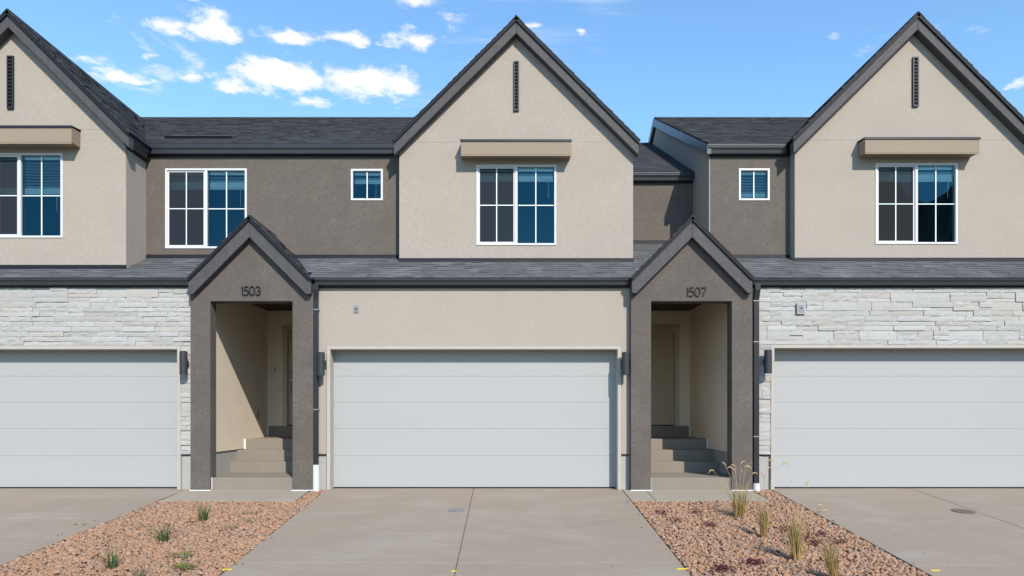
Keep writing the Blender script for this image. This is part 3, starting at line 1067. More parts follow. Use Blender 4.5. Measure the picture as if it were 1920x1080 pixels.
# ------------------------------------------------------------------ porch
def porch(parent, pxl, pxr, pol, por, apex, ends, num, num_px, door_side, deep_left, deep_right, seed):
    xl, xr = X(pxl, YP), X(pxr, YP)
    ol, orr = X(pol, YP), X(por, YP)
    zh = Z(565, YP)
    yf = YP - .12
    xa = X(apex[0], yf)
    za = Z(apex[1], yf)
    half = X(ends[1], yf) - xa
    halfL = xa - X(ends[0], yf)
    half = (half + halfL) / 2
    t = .10
    wt = za - t
    wl_, wr_ = wt - (xa - xl), wt - (xr - xa)
    JD = .25
    w = MB().prism([(xl, 0), (ol, 0), (ol, zh), (orr, zh), (orr, 0), (xr, 0), (xr, wr_), (xa, wt), (xl, wl_)], YP, YP + JD).build('porch_front', 'stucco_porch', parent, bevel=.012)
    for sgn in (-1, 1):
        zt = za - .055
        vt = .285
        e = xa + sgn * half
        MB().prism([(xa + sgn * .0015, zt), (e, zt - half), (e, zt - half - vt * .72), (e - sgn * .07, zt - half - vt * .72 - .012), (xa + sgn * .0015, zt - vt)], yf, YP - .001).build('rake_board', 'fascia', parent, bevel=.005)
        e0, e1 = za - .008, za - .058
        MB().prism([(xa + sgn * .001, e0), (xa + sgn * (half + .012), e0 - half - .012), (xa + sgn * (half + .012), e1 - half - .012), (xa + sgn * .001, e1)], yf - .022, yf - .002).build('drip_edge', 'metal_flashing', parent)
    yb = YWG + .02
    y0 = yf - .03
    for k, sgn in enumerate((-1, 1)):
        roof_slab('porch_roof', parent, 'metal_flashing', (xa + sgn * (half + .015), y0, za - half - .015), (0, 1, 0), (-sgn, 0, 1), yb - y0, half * 1.4142 + .02, .05, seed + k)
    MB().prism([(xa - .10, za - .085), (xa, za + .022), (xa + .10, za - .085), (xa + .10, za - .10), (xa, za + .006), (xa - .10, za - .10)], y0 - .006, yb).build('ridge_cap', 'shingle', parent)
    # inside: side walls over a concrete footing, back wall, ceiling boards
    zt, zf = 3.49, .62
    y1 = YP + JD + .001
    il, ir = ol - (.30 if not deep_left else .12), orr + (.30 if not deep_right else .14)
    MB().box(il - .14, il, y1 - .05, YB + .2, zf, zt + .05).build('porch_wall', 'stucco_cream_lifted', parent)
    MB().box(ir, ir + .14, y1 - .05, YB + .2, zf, zt + .05).build('porch_wall', 'stucco_cream_lifted', parent)
    MB().box(il - .14, il - .022, y1 - .05, YB + .2, -.05, zf + .02).build('foundation', 'foundation', parent)
    MB().box(ir + .022, ir + .14, y1 - .05, YB + .2, -.05, zf + .02).build('foundation', 'foundation', parent)
    # door in the back wall
    if door_side == 'R':
        d1 = X(1266, YB)
        d0 = d1 - .91
    else:
        d0 = X(538, YB)
        d1 = d0 + .91
    dz0, dz1 = 1.055, 3.065
    MB().prism([(il - .05, .83), (d0, .83), (d0, dz1), (d1, dz1), (d1, .83), (ir + .05, .83), (ir + .05, zt + .05), (il - .05, zt + .05)], YB + .001, YB + .15).build('porch_wall', 'stucco_cream_lifted', parent)
    c = .085
    dr_ = MB().box(d0 + .012, d1 - .012, YB + .055, YB + .10, dz0 + .008, dz1 - .014).build('front_door', 'door_paint', parent)
    MB().prism([(d0 - c, dz0), (d0 + .012, dz0), (d0 + .012, dz1 - .012), (d1 - .012, dz1 - .012), (d1 - .012, dz0), (d1 + c, dz0), (d1 + c, dz1 + c), (d0 - c, dz1 + c)], YB - .022, YB + .048).build('casing', 'casing_paint', dr_, bevel=.005)
    MB().box(d0 - c - .02, d1 + c + .02, YB - .030, YB - .001, dz1 + c + .001, dz1 + c + .022).build('casing_cap', 'casing_paint', dr_)
    MB().box(d0 - .06, d1 + .06, YB + .152, YB + .30, dz0 - .2, dz1 + .12).build('backing', 'black', dr_)  # unseen black block added behind the door to stop light leaking past it
    # two raised panels with moulding
    dm = (d0 + d1) / 2
    for za_, zb_ in ((dz0 + .22, dz0 + .80), (dz0 + .93, dz1 - .17)):
        a, b = d0 + .15, d1 - .15
        MB().prism([(a, za_), (b, za_), (b, zb_), (a, zb_)], YB + .044, YB + .0545, [[(a + .03, za_ + .03), (a + .03, zb_ - .03), (b - .03, zb_ - .03), (b - .03, za_ + .03)]]).build('moulding', 'door_paint', dr_, bevel=.006)
        MB().box(a + .055, b - .055, YB + .046, YB + .0545, za_ + .055, zb_ - .055).build('door_panel', 'door_paint', dr_, bevel=.008)
    hx = d0 + .075 if door_side == 'L' else d0 + .075
    MB().box(hx - .035, hx + .035, YB + .02, YB + .0545, 2.08, 2.22).build('keypad', 'steel_grey', dr_, bevel=.006)
    MB().tube([(hx, YB + .03, 2.00), (hx, YB - .01, 1.97), (hx, YB - .015, 1.86), (hx, YB + .005, 1.78), (hx, YB + .03, 1.76)], .011, 10).build('handle', 'chrome', dr_, smooth=True)
    MB().tube([(hx, YB + .054, 2.02), (hx, YB + .015, 2.02)], .028, 14).build('knob', 'chrome', dr_, smooth=True)
    MB().box(d0 + .0125, d1 - .0125, YB + .035, YB + .11, dz0 - .018, dz0 + .007).build('threshold', 'black', dr_)
    # ceiling boards run from front to back
    back = MB().box(il - .2, ir + .2, YP + JD - .06, YB + .3, zt + .022, zt + .09).build('porch_ceiling', 'soffit_wood', parent)
    x = il + .002
    while x < ir - .01:
        b = min(x + .098, ir - .002)
        MB().box(x, b, YP + JD - .02, YB - .001, zt, zt + .020).build('board', 'soffit_wood', back, bevel=.004)
        x += .104
    # steps
    st = MB().box(il + .02, ir - .02, YP + .30, YB, -.05, .19).build('steps', 'step_concrete', parent)
    yy = [YP + .055, 12.63, 12.94, 13.25, YB - .02]
    zz = [.208, .405, .605, .805, 1.04]
    for i in range(5):
        a, b = (ol + .014, orr - .014) if i == 0 else (il - .03, ir + .03)
        if i == 4:
            MB().box(il - .01, ir + .01, YB - .03, YB + .14, .80, 1.04).build('step', 'step_concrete', st, bevel=.008)
            continue
        if i == 0:
            MB().box(a, b, yy[0], YP + JD - .002, -.05, zz[0]).build('step', 'step_concrete', st, bevel=.012)
            MB().box(il - .03, ir + .03, YP + JD - .001, YB, -.05, zz[0] + .0005).build('step', 'step_concrete', st)
        else:
            MB().box(a, b, yy[i], YB, zz[i - 1] - .02, zz[i]).build('step', 'step_concrete', st, bevel=.012)
    # white sealant at joints
    for a, b in ((ol + .0005, ol + .0135), (orr - .0135, orr - .0005)):
        MB().box(a, b, yy[0] - .006, yy[0] + .02, .004, zz[0] + .006).build('sealant', 'sealant', parent)
    for a, b in ((xl - .012, ol + .012), (orr - .012, xr + .012)):
        MB().box(a, b, YP - .014, YP - .0005, -.004, .011).build('sealant', 'sealant', parent)
    for i in (3, 4):
        s = il if deep_left else ir
        a, b = (s + .0006, s + .034) if deep_left else (s - .034, s - .0006)
        yq = yy[i] if i == 3 else YB - .031
        MB().box(a, b, yq - .006, yq + .0, zz[i - 1] + .004, zz[i] + .004).build('sealant', 'sealant', parent)
    # house number
    nb = MB().box(X(num_px[0], YP), X(num_px[1], YP), YP - .0035, YP - .0005, Z(num_px[3], YP) + .06, Z(num_px[3], YP) + .072).build('house_number', 'stucco_porch', parent)
    number(nb, num, X(num_px[0], YP), Z(num_px[3], YP), Z(num_px[2], YP) - Z(num_px[3], YP), YP)
    return w


# ================================================================== LEFT HOUSE (stone garage, gable at the frame's edge)
HL = tag(empty('townhouse', (-8.2, YW, 0)), 'townhouse at the left edge with white stone around its garage', 'townhouse', 'row of townhouses')
HC = tag(empty('townhouse', (-.6, YW, 0)), 'middle townhouse numbered 1503 with a stucco garage front', 'townhouse', 'row of townhouses')
HR = tag(empty('townhouse', (7.0, YW, 0)), 'townhouse numbered 1507 on the right with white stone around its garage', 'townhouse', 'row of townhouses')

FZ = .60
EAVE = Z(520, YP)                      # lower eave
WT = Z(540, YW) + .06                  # top of the garage walls

# gable windows, holes
wL = (X(-44, GL), X(118, GL), Z(446, GL), Z(287, GL))
wC = (X(893, GC), X(1043, GC), Z(460, GC), Z(309, GC))
wR = (X(1641, GR), X(1795, GR), Z(458, GR), Z(306, GR))

xaL, xaC, xaR = X(15, GL - .16), X(968, GC - .16), X(1721, GR - .16)
zaL, zaC, zaR = Z(20, GL - .16), Z(32, GC - .16), Z(25, GR - .16)
hL, hC, hR = X(236, GL) - xaL, (X(1187, GC) - X(748, GC)) / 2, xaR - X(1490, GR)
RIDGE_Y = 17.05

gable(HL, GL, xaL, zaL, hL, X(241, GL - .16) - xaL, RIDGE_Y + .3, shed(GL) - .25, [whole(*wL)], 11, YWG + .2, YWG - .002)
flashing(HL, xaL - hL, xaL + hL + .01, GL, shed(GL))
window(HL, *wL, GL, True, .085, 9)
awning(HL, X(-74, GL - .25), X(134, GL - .25), Z(268, GL - .25), Z(234, GL - .25), GL)
vent(HL, X(15, GL), X(27, GL), Z(205, GL), Z(106, GL), GL)

gable(HC, GC, xaC, zaC, hC, 2.19, RIDGE_Y + .3, shed(GC) - .25, [whole(*wC)], 21, YWG + .2, YWR + .1)
flashing(HC, xaC - hC - .01, xaC + hC + .01, GC, shed(GC))
window(HC, *wC, GC, True, .085, 1)
awning(HC, X(864, GC - .25), X(1071, GC - .25), Z(291, GC - .25), Z(260, GC - .25), GC)
vent(HC, X(963, GC), X(973, GC), Z(209, GC), Z(116, GC), GC)

gable(HR, GR, xaR, zaR, hR, 2.23, RIDGE_Y + .3, shed(GR) - .25, [whole(*wR)], 31, YWG + .2, YWG + .2)
flashing(HR, xaR - hR - .01, xaR + hR + .01, GR, shed(GR))
window(HR, *wR, GR, True, .11, 1)
awning(HR, X(1622, GR - .25), X(1837, GR - .25), Z(287, GR - .25), Z(256, GR - .25), GR)
vent(HR, X(1710, GR), X(1721, GR), Z(201, GR), Z(108, GR), GR)

# control joints in the gable stucco
for par, YG, py, segs in ((HL, GL, 242, ((150, 197),)), (HC, GC, 266, ((775, 862), (1073, 1156))), (HR, GR, 262, ((1518, 1609), (1838, 1912)))):
    for a, b in segs:
        MB().box(X(a, YG), X(b, YG), YG - .003, YG + .004, Z(py, YG) - .004, Z(py, YG) + .004).build('control_joint', 'stucco_light', par)

# wings: dark stucco upper walls between the gables
GT = Z(270, YWG - .13)                 # wing gutter top
wB = (X(310, YWG), X(463, YWG), Z(466, YWG), Z(316, YWG))
wS = (X(658, YWG), X(718, YWG), Z(376, YWG), Z(317, YWG))
wT = (X(1385, YWG), X(1443, YWG), Z(376, YWG), Z(316, YWG))
x0w, x1w = xaL + hL - .005, xaC - hC + .10
MB().prism([(x0w, shed(YWG) - .25), (x1w, shed(YWG) - .25), (x1w, GT - .02), (x0w, GT - .02)], YWG, YWG + .15, [whole(*wB), whole(*wS)]).build('wall', 'stucco_dark', HC)
MB().box(X(531.5, YWG) - .004, X(531.5, YWG) + .004, YWG - .003, YWG + .004, Z(440, YWG), Z(296, YWG)).build('control_joint', 'stucco_dark', HC)
flashing(HC, x0w, x1w, YWG, shed(YWG))
window(HC, *wB, YWG, True, .12, 2)
window(HC, *wS, YWG, False, .06, 1)
XSIDE = X(1330, YWG)
x1r = xaR - hR + .10
MB().prism([(XSIDE + .002, shed(YWG) - .25), (x1r, shed(YWG) - .25), (x1r, GT - .02), (XSIDE + .002, GT - .02)], YWG, YWG + .15, [whole(*wT)]).build('wall', 'stucco_dark', HR)
flashing(HR, XSIDE, x1r, YWG, shed(YWG))
window(HR, *wT, YWG, False, .05, 6)
GTR = Z(323, YWR - .13)
MB().box(xaC + hC - .1, XSIDE, YWR, YWR + .15, shed(YWR) - .3, GTR - .02).build('wall', 'stucco_dark', HC)
flashing(HC, xaC + hC - .1, XSIDE, YWR, shed(YWR))

PITCH = .54


def wing_roof(parent, xa, xb, ywall, ztop, ridge_y, seed, back=True):
    ye = ywall - .12
    pv = Vector((0, 1, PITCH)).normalized()
    ln = (ridge_y - ye) / pv.y
    roof_slab('roof', parent, 'metal_flashing', (xa, ye, ztop + .012), (1, 0, 0), pv, xb - xa, ln, .06, seed)
    zr = ztop + .012 + (ridge_y - ye) * PITCH
    MB().prism([(ridge_y - .16, zr - .10), (ridge_y, zr + .022), (ridge_y + .16, zr - .10), (ridge_y + .16, zr - .12), (ridge_y, zr + .005), (ridge_y - .16, zr - .12)], xa, xb, axis='X').build('ridge_cap', 'shingle', parent)
    if back:
        MB().hexa([(xa, ridge_y, zr), (xb, ridge_y, zr), (xb, ridge_y + 4.5, zr - 2.43), (xa, ridge_y + 4.5, zr - 2.43),
                   (xa, ridge_y, zr - .07), (xb, ridge_y, zr - .07), (xb, ridge_y + 4.5, zr - 2.5), (xa, ridge_y + 4.5, zr - 2.5)]).build('roof', 'shingle', parent)
    return zr


zr1 = wing_roof(HC, xaL + hL - 2.6, xaC - hC + 2.6, YWG, GT, RIDGE_Y, 41)
zr2 = wing_roof(HR, XSIDE - .05, 10.85, YWG, GT, RIDGE_Y, 42)
wing_roof(HL, -11.65, xaL - .62, YWG, GT, RIDGE_Y, 44)
for par, a, b in ((HL, -11.6, xaL - hL + .05), (HR, xaR + hR - .05, 10.8)):
    MB().box(a, b, YWG, YWG + .15, shed(YWG) - .25, GT - .02).build('wall', 'stucco_dark', par)
    flashing(par, a, b, YWG, shed(YWG))
    gutter_x(par, a - .05 if a < 0 else a + .3, b - .3 if a < 0 else b + .05, YWG - .012, GT, .16)
zr3 = wing_roof(HC, xaC + hC - 2.6, XSIDE - .02, YWR, GTR, 17.6, 43)
# raised strip of shingles low on the wing roof (a roof vent slot)
pv = Vector((0, 1, PITCH)).normalized()
nv = Vector((0, -PITCH, 1)).normalized()
ry = YWG - .12 + .62
rz = GT + .012 + .62 * PITCH
c0 = Vector((X(310, ry), ry, rz))
c1 = Vector((X(436, ry), ry, rz))
MB().hexa([c0 + nv * .005, c1 + nv * .005, c1 + nv * .055, c0 + nv * .055,
           c0 + pv * .5 + nv * .004, c1 + pv * .5 + nv * .004, c1 + pv * .5 + nv * .018, c0 + pv * .5 + nv * .018]).build('roof_vent', 'shingle', HC)
c0b, c1b = c0 - pv * .012, c1 - pv * .012
MB().hexa([c0b + nv * .006, c1b + nv * .006, c1b + nv * .058, c0b + nv * .058, c0 - pv * .002 + nv * .006, c1 - pv * .002 + nv * .006, c1 - pv * .002 + nv * .058, c0 - pv * .002 + nv * .058]).build('vent_slot', 'black', bpy.data.objects['roof_vent'])
# wing gutters and the short one beside the left gable
gutter_x(HC, xaL + hL + .10, xaC - 2.19 - .01, YWG - .012, GT, .16)
MB().box(xaL + hL + .002, xaC - hC - .002, YWG - .011, YWG - .001, GT - .19, GT - .03).build('fascia', 'metal_dark', HC)
gutter_x(HR, XSIDE - .06, xaR - 2.23 - .01, YWG - .012, GT, .16)
MB().box(XSIDE + .004, xaR - hR - .002, YWG - .011, YWG - .001, GT - .19, GT - .03).build('fascia', 'metal_dark', HR)
gutter_x(HC, xaC + hC + .002, XSIDE - .012, YWR - .012, GTR, .15)
MB().box(xaC + hC + .002, XSIDE - .004, YWR - .011, YWR - .001, GTR - .18, GTR - .03).build('fascia', 'metal_dark', HC)
hrL = X(241, GL - .16) - xaL
gutter_y(HL, GL - .10, YWG - .14, xaL + hL + .012, zaL - hrL - .05, 1, .15, .12)
MB().box(xaL + hL + .001, xaL + hL + .0115, GL - .001, YWG - .012, zaL - hrL - .23, zaL - hrL - .06).build('fascia', 'metal_dark', HL)

# side wall of the right house's wing with its rake
yr = RIDGE_Y
zr_u = zr2 - .09
MB().prism([(YWG + .003, shed(YWG) - .3), (YWG + .003, GT - .06), (yr, zr_u), (yr + 4.4, zr_u - 2.4), (yr + 4.4, 3.85), (YWR + .2, 3.85)], XSIDE, XSIDE + .12, axis='X').build('wall', 'stucco_light', HR)
e = YWG - .115
MB().prism([(e, GT - .005), (yr, GT - .005 + (yr - e) * PITCH), (yr + 4.4, GT - .005 + (yr - e) * PITCH - 2.376), (yr + 4.4, GT - .20 + (yr - e) * PITCH - 2.376), (yr, GT - .20 + (yr - e) * PITCH), (e, GT - .175)], XSIDE - .075, XSIDE - .001, axis='X').build('rake_board', 'metal_gutter', HR)
MB().box(XSIDE - .006, XSIDE + .010, YWG - .006, YWG + .012, shed(YWG) + .06, GT - .2).build('corner_bead', 'stucco_light', HR)

# lower roofs
sv = Vector((0, 1, .5)).normalized()


def lower_roof(parent, xa, xb, ya, yb, seed):
    return roof_slab('lower_roof', parent, 'metal_dark', (xa, ya, shed(ya)), (1, 0, 0), sv, xb - xa, (yb - ya) / sv.y, .05, seed, 'shingle_dusty')


pL0, pL1 = X(357, YP), X(587, YP)
pR0, pR1 = X(1183, YP), X(1411, YP)
lower_roof(HL, -11.6, pL0 + .08, YP - .01, YWG + .05, 51)
lower_roof(HC, pL0 + .08, pL1 - .08, YP + .3, YWG + .05, 52)
lower_roof(HC, pL1 - .08, xaC + hC - .05, YP - .01, YWG + .05, 53)
lower_roof(HC, xaC + hC - .05, pR0 + .08, YP - .01, YWR + .05, 54) if pR0 + .08 > xaC + hC - .05 else None
lower_roof(HR, max(pR0 + .08, xaC + hC - .05), XSIDE, YP + .3, YWR + .05, 55)
lower_roof(HR, XSIDE, pR1 - .08, YP + .3, YWG + .05, 57)
lower_roof(HR, pR1 - .08, 10.8, YP - .01, YWG + .05, 56)
for par, a, b in ((HL, -11.6, pL0 - .03), (HC, pL1 + .02, pR0 - .02), (HR, pR1 + .02, 10.8)):
    gutter_x(par, a, b, YW - .022, EAVE + .005, .13, .125)
    MB().box(a, b, YW - .021, YW + .1, Z(540, YW), EAVE - .02).build('fascia', 'metal_dark', par)

# garage walls
WZ = Z(540, YW) - .001
oC = (X(619, YW - .03), X(1158, YW - .03))
oL = (-10.54, X(332, YW - .03))
oR = (X(1452, YW - .03), 9.52)
OT = Z(655, YW - .03)
T = .06
MB().prism([(pL1 - .05, FZ), (oC[0] - T - .001, FZ), (oC[0] - T - .001, OT + T + .001), (oC[1] + T + .001, OT + T + .001), (oC[1] + T + .001, FZ), (pR0 + .05, FZ), (pR0 + .05, WZ), (pL1 - .05, WZ)], YW, YW + .2).build('wall', 'stucco_light', HC, bevel=.01)
for par, a, b in ((HC, pL1 - .04, oC[0] - T - .001), (HC, oC[1] + T + .001, pR0 + .04), (HL, oL[1] + T + .001, pL0 + .04), (HR, pR1 - .04, oR[0] - T - .001)):
    MB().box(a, b, YW + .022, YW + .2, -.1, FZ - .003).build('foundation', 'foundation', par)
    MB().box(a, b, YW + .004, YW + .021, FZ - .022, FZ - .004).build('weep_screed', 'metal_dark', par)
garage(HC, oC[0], oC[1], OT)
garage(HL, oL[0], oL[1], OT)
garage(HR, oR[0], oR[1], OT + .02)
stone_wall(HL, [(-9.6, pL0 - .002, OT + T + .002, WZ), (oL[1] + T + .002, pL0 - .002, FZ, OT + T)], 61)
MB().box(-11.6, -9.602, YW, YW + .2, 0, WZ).build('wall', 'stucco_light', HL)
stone_wall(HR, [(pR1 + .002, 9.8, OT + T + .022, WZ), (pR1 + .002, oR[0] - T - .002, FZ, OT + T + .02)], 67)
MB().box(9.802, 10.8, YW, YW + .2, 0, WZ).build('wall', 'stucco_light', HR)

# porches
porch(HC, 357, 587, 394, 548, (467.5, 406), (353.5, 583), '1503', (452, 491, 537.5, 553.5), 'L', True, False, 71)
porch(HR, 1183, 1411, 1221, 1372, (1298, 406), (1185, 1411), '1507', (1286, 1323, 539, 555.5), 'R', False, True, 81)
# step light and bell button on the porch walls
xw = X(394, YP) - .12
sl = MB().box(xw, xw + .022, 13.92, 14.02, Z(785, 13.97), Z(769, 13.97)).build('step_light', 'steel_grey', HC, bevel=.012)
MB().box(X(516, YB) - .022, X(516, YB) + .022, YB - .018, YB - .0005, Z(698, YB), Z(688, YB)).build('bell_button', 'casing_paint', HC, bevel=.006)
MB().tube([(X(1240, 13.0), 13.0, 3.489), (X(1240, 13.0), 13.0, 3.42)], .085, 20).build('ceiling_light', 'black', HR, smooth=True)

# downspouts beside the porches
downspout(HC, X(592, YW - .07), EAVE - .11, Z(880, YW), Z(874, YW) + .03, (Z(583, YW), Z(769, YW)))
downspout(HR, X(1417, YW - .07), EAVE - .11, Z(912, YW), Z(905, YW), (Z(567, YW), Z(643, YW), Z(819, YW)))


for par, a, b in ((HL, -11.6, -5.0), (HC, -5.0, 3.6), (HR, 3.9, 10.8)):
    MB().box(a, b, 21.3, 21.45, -.2, 6.3).build('wall', 'stucco_light', par)
MB().box(-11.6, -11.45, YW + .21, 21.29, -.2, 6.2).build('wall', 'stucco_light', HL)
MB().box(10.65, 10.8, YW + .21, 21.29, -.2, 6.2).build('wall', 'stucco_light', HR)


# small service boxes high on the garage walls
def service_box(parent, px, py, hw, hh, yfront, plate):
    y = yfront
    x, z = X(px, y), Z(py, y)
    b = MB().box(x - hw, x + hw, y - .014, y + .02, z - hh, z + hh).build('outlet_box', plate, parent, bevel=.005)
    MB().box(x - hw * .62, x + hw * .62, y - .020, y - .0145, z - hh * .66, z + hh * .66).build('cover', 'steel_grey', b, bevel=.002)
    MB().tube([(x, y - .0205, z + .004), (x, y - .026, z + .004)], .015, 12).build('socket', 'black', b)


service_box(HC, 668, 580, .040, .062, YW, 'steel_grey')
service_box(HR, 1502, 578.5, .072, .096, YW - .055, 'stone')


# ------------------------------------------------------------------ wall lamps
def lamp(px, py0, py1, label):
    y = YW - .17
    x = X(px, y)
    z0, z1 = Z(py1, y), Z(py0, y)
    r = .062
    root = tag(empty('wall_lamp', (x, YW, z0)), label, 'wall lamp', 'cylinder lamps beside the garage doors')
    m = MB().tube([(x, y, z0 + .012), (x, y, z0), (x, y, z1), (x, y, z1 - .012)], [r - .006, r, r, r - .006], 28)
    m.build('cylinder', 'lamp_black', root, smooth=True)
    zm = (z0 + z1) / 2
    MB().box(x - .028, x + .028, y + r - .012, YW - .014, zm - .05, zm + .05).build('arm', 'lamp_black', root, bevel=.004)
    MB().box(x - .055, x + .055, YW - .0135, YW - .0005, zm - .075, zm + .075).build('back_plate', 'lamp_black', root, bevel=.004)
    MB().tube([(x, y, z1 + .0005), (x, y, z1 + .006)], r * .8, 24).build('top_cap', 'lamp_black', root)
    MB().tube([(x, y, z0 - .002), (x, y, z0 + .004)], r * .75, 24).build('lens', 'steel_grey', root)


lamp(344, 659, 702, 'black cylinder lamp on the stone strip left of porch 1503')
lamp(602, 661, 704, 'black cylinder lamp beside the downspout right of porch 1503')
lamp(1173, 661, 703, 'black cylinder lamp on stucco just left of porch 1507')
lamp(1440, 657, 700, 'black cylinder lamp on the stone strip right of porch 1507')


# ------------------------------------------------------------------ covers in the drives
def cover(px, py, r, material, label):
    x, y = ground_at(px, py)
    z = gz(y)
    root = tag(empty('cleanout_cover', (x, y, z)), label, 'cover', 'round covers let into the driveways')
    k = 28

    def ring(rr, h):
        return [(x + rr * math.cos(2 * math.pi * i / k), y + rr * math.sin(2 * math.pi * i / k), gz(y + rr * math.sin(2 * math.pi * i / k)) + h) for i in range(k)]
    for nm, r0, h, mt in (('rim', r, .004, material), ('lid', r * .82, .008, material)):
        m = MB()
        m.v = ring(r0, -.02) + ring(r0, h)
        for i in range(k):
            j = (i + 1) % k
            m.f.append((i, j, k + j, k + i))
        m.f.append(tuple(range(k, 2 * k)))
        m.build(nm, mt, root)
    MB().box(x - .012, x + .012, y - .012, y + .012, z + .006, z + .016).build('bolt', material, root)


cover(856, 957, .13, 'grey_iron', 'grey round cover in the middle driveway near its centre joint')
cover(1805.5, 959, .155, 'rust_iron', 'rusty brown round cover in the right driveway')


# ------------------------------------------------------------------ plants
def blade(m, rg, x, y, z, h, lean, az, w, droop=.5, seg=5):
    d = Vector((math.cos(az), math.sin(az), 0))
    s = Vector((-d.y, d.x, 0))
    tw = rg.uniform(-1, 1)
    s = (s * math.cos(tw) + d * math.sin(tw)).normalized()
    b = len(m.v)
    for i in range(seg + 1):
        t = i / seg
        p = Vector((x, y, z)) + d * (lean * h * t * (1 - droop + droop * 1.6 * t)) + Vector((0, 0, h * t * (1 - .35 * lean * droop * t * t)))
        ww = w * (1 - t) ** .6 + .0006
        m.v += [tuple(p - s * ww), tuple(p + s * ww)]
    for i in range(seg):
        m.f.append((b + 2 * i, b + 2 * i + 1, b + 2 * i + 3, b + 2 * i + 2))


def tuft(px, py, h, nb, spread, label, mt='green_blade', name='grass_tuft', w=.004, group='green tufts in the left gravel bed', cat='grass plant', rad=.05):
    x, y = ground_at(px, py)
    z = gz(y) - .02
    rg = random.Random(int(px * 7 + py))
    m = MB()
    for i in range(nb):
        a = rg.uniform(0, 6.283)
        r = rad * rg.random() ** .5
        blade(m, rg, x + r * math.cos(a), y + r * math.sin(a), z, h * rg.uniform(.45, 1.05), abs(rg.gauss(0, spread)), a + rg.uniform(-.6, .6), w * rg.uniform(.6, 1.2), .6)
    root = tag(empty(name, (x, y, z)), label, cat, group)
    m.build('blades', mt, root, fixnormals=False)


tuft(381, 976, .29, 80, .36, 'largest green grass tuft, beside the walk in the left gravel bed')
tuft(306, 1013, .26, 75, .62, 'sprawling green grass tuft in the middle of the left gravel bed')
tuft(210, 1065, .27, 65, .34, 'upright green grass tuft near the left end of the left gravel bed')
tuft(262, 1090, .26, 34, .45, 'sparse grass tuft cut off by the bottom edge at the left')
G2 = 'small weeds in the left gravel bed'
tuft(343, 1044, .10, 60, .9, 'low green weed, upper one of the near pair in the left bed', 'weed_blade', 'weed', .005, G2, 'weed', .09)
tuft(345, 1066, .11, 70, .9, 'low green weed, lower one of the near pair in the left bed', 'weed_blade', 'weed', .005, G2, 'weed', .09)
tuft(471, 962, .07, 40, .9, 'low weed nearest to porch 1503 in the left bed', 'weed_blade', 'weed', .005, G2, 'weed', .10)
tuft(473, 976, .07, 40, .9, 'low weed just in front of the one nearest porch 1503', 'weed_blade', 'weed', .005, G2, 'weed', .10)
tuft(428, 991, .08, 34, .9, 'thin weed right of the sprawling tuft in the left bed', 'weed_blade', 'weed', .004, G2, 'weed', .08)
tuft(269, 988, .08, 18, .8, 'reddish sprig left of the sprawling tuft', 'weed_blade', 'weed', .003, G2, 'weed', .07)
tuft(197, 1008, .08, 18, .8, 'thin sprig near the left driveway edge', 'weed_blade', 'weed', .003, G2, 'weed', .09)


def feather_grass(px, py, h, nb, heads, label, lean=(0, 0), spread=.16, rad=.055):
    x, y = ground_at(px, py)
    z = gz(y) - .02
    rg = random.Random(int(px * 3 + py))
    m = MB()
    for i in range(nb):
        a = rg.uniform(0, 6.283)
        r = rad * rg.random() ** .5
        hh = h * rg.uniform(.4, 1.05)
        b0 = len(m.v)
        blade(m, rg, x + r * math.cos(a), y + r * math.sin(a), z, hh, abs(rg.gauss(0, spread * 1.05)), a + rg.uniform(-.8, .8), .0034 * rg.uniform(.5, 1.2), .5)
        for q in range(b0, len(m.v)):
            v = m.v[q]
            t = (v[2] - z)
            m.v[q] = (v[0] + lean[0] * t, v[1] + lean[1] * t, v[2])
    root = tag(empty('feather_grass', (x, y, z)), label, 'grass plant', 'straw coloured grasses in the right gravel bed')
    m.build('blades', 'straw_blade', root, fixnormals=False)
    for dx, top, bend in heads:                       # flower stalks with a furry drooping head
        bx, by = x + rg.uniform(-.03, .03), y + rg.uniform(-.03, .03)
        pts = []
        for i in range(9):
            t = i / 8
            pts.append(Vector((bx + dx * t ** 1.6, by + rg.uniform(-.002, .002), z + top * t)))
        hd = []
        s = 1 if bend > 0 else -1
        for i in range(8):
            t = i / 7
            an = abs(bend) * t
            hd.append(pts[-1] + Vector((s * .07 * math.sin(an * .75) * (t + .15), .0, .085 * t * math.cos(an * .8))))
        st_ = MB().tube(pts + [hd[1]], .0015, 5).build('stalk', 'seed_head', root, smooth=True)
        hm = MB().tube(hd, [.002, .005, .0068, .0072, .007, .006, .004, .0015], 7)
        for i in range(46):                           # bristles
            t = rg.random()
            c_ = hd[min(6, int(t * 7))]
            dd = Vector((rg.gauss(0, 1), rg.gauss(0, 1), rg.gauss(.4, 1))).normalized()
            b = len(hm.v)
            sd = dd.cross(Vector((.2, .5, .8))).normalized() * .0011
            hm.v += [tuple(c_ - sd), tuple(c_ + sd), tuple(c_ + dd * rg.uniform(.014, .024))]
            hm.f.append((b, b + 1, b + 2))
        hm.build('seed_head', 'seed_head', st_, fixnormals=False)


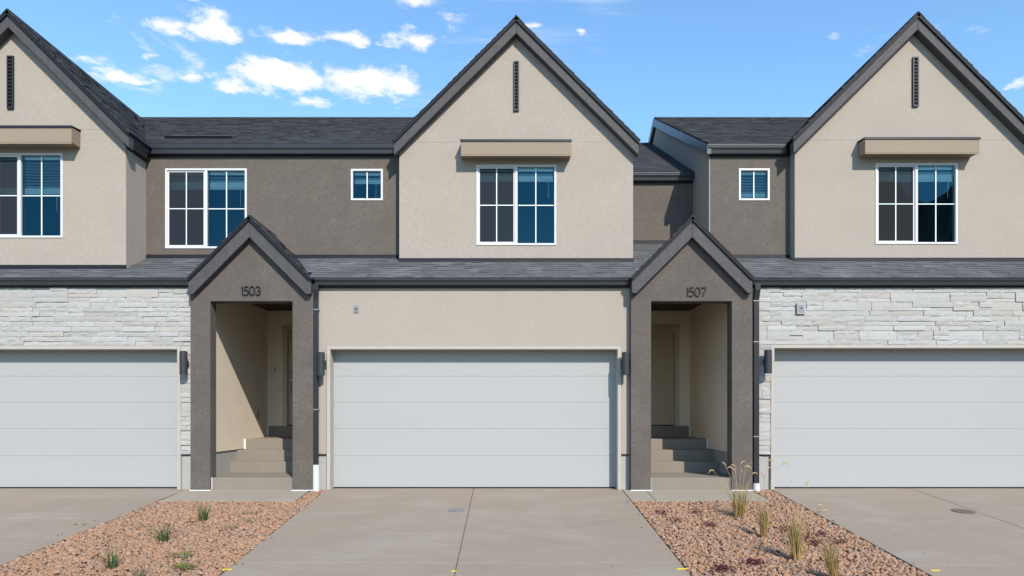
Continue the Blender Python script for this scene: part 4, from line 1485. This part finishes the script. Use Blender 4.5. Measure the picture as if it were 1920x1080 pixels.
feather_grass(1386, 969, .54, 150, [(-.10, .70, -1.9), (-.03, .72, -1.5), (.02, .76, 1.2), (.05, .72, 1.7), (.10, .70, 2.0), (.16, .62, 1.9), (-.33, .66, -2.4), (-.22, .74, -1.0), (.06, .66, 1.0), (-.06, .66, -1.2)],
              'bushy straw grass with many seed heads in front of porch 1507', spread=.22, rad=.07)
feather_grass(1432, 1006, .60, 85, [(.04, .86, 1.4), (.10, .98, -2.2), (.03, .78, -1.0)], 'slim straw grass second from porch 1507', spread=.12, rad=.04)
feather_grass(1494, 1049, .64, 140, [(-.12, 1.10, -2.2), (.10, .86, 1.0), (.22, .62, 2.2), (.30, .56, 2.2)], 'tall dense straw grass third from porch 1507', (-.05, .02), .16, .055)
feather_grass(1566, 1086, .46, 120, [(-.05, .5, -1.0)], 'leaning straw grass cut off by the bottom edge', (-.16, .03), .13, .05)


def sedum(px, py, wx, wy, k, label):
    x, y = ground_at(px, py)
    z = gz(y)
    rg = random.Random(int(px * 5 + py))
    root = tag(empty('sedum', (x, y, z)), label, 'ground plant', 'dark red sedum clumps in the right gravel bed')
    m = MB()
    for i in range(k):
        cx, cy = x + rg.gauss(0, wx * .45), y + rg.gauss(0, wy * .45)
        h = rg.uniform(.0, .055)
        for q in range(4):
            d = Vector((rg.gauss(0, 1), rg.gauss(0, 1), abs(rg.gauss(.4, .6)))).normalized()
            s = d.cross(Vector((rg.gauss(0, 1), rg.gauss(0, 1), rg.gauss(0, 1)))).normalized()
            L_, w_ = rg.uniform(.012, .028), rg.uniform(.004, .008)
            p = Vector((cx, cy, z + h))
            b = len(m.v)
            m.v += [tuple(p), tuple(p + d * L_ * .55 + s * w_), tuple(p + d * L_), tuple(p + d * L_ * .55 - s * w_)]
            m.f.append((b, b + 1, b + 2, b + 3))
    m.build('leaves', 'sedum_leaf', root, fixnormals=False)


sedum(1240, 964, .10, .16, 45, 'dark red sedum nearest to the middle driveway')
sedum(1266, 978, .09, .16, 40, 'dark red sedum in front of the one nearest the middle driveway')
sedum(1306, 962, .13, .10, 45, 'dark red sedum clump left of the bushy straw grass')
sedum(1334, 987, .13, .12, 60, 'dark red sedum clump between the bushy and the slim straw grass')
sedum(1475, 995, .11, .12, 45, 'dark red sedum clump just behind the tall dense straw grass')
sedum(1514, 1010, .06, .09, 32, 'small dark red sedum right beside the tall dense straw grass')
sedum(1539, 1004, .12, .09, 40, 'faded red sedum clump farthest back by the right driveway')
sedum(1528, 1021, .11, .11, 50, 'dark red sedum clump behind the leaning straw grass')
sedum(1573, 1019, .12, .08, 45, 'dark red sedum clump nearest to the right driveway')
sedum(1354, 1070, .12, .13, 110, 'large dark red sedum at the bottom, left one of the near pair')
sedum(1413, 1058, .13, .10, 100, 'large dark red sedum at the bottom, right one of the near pair')
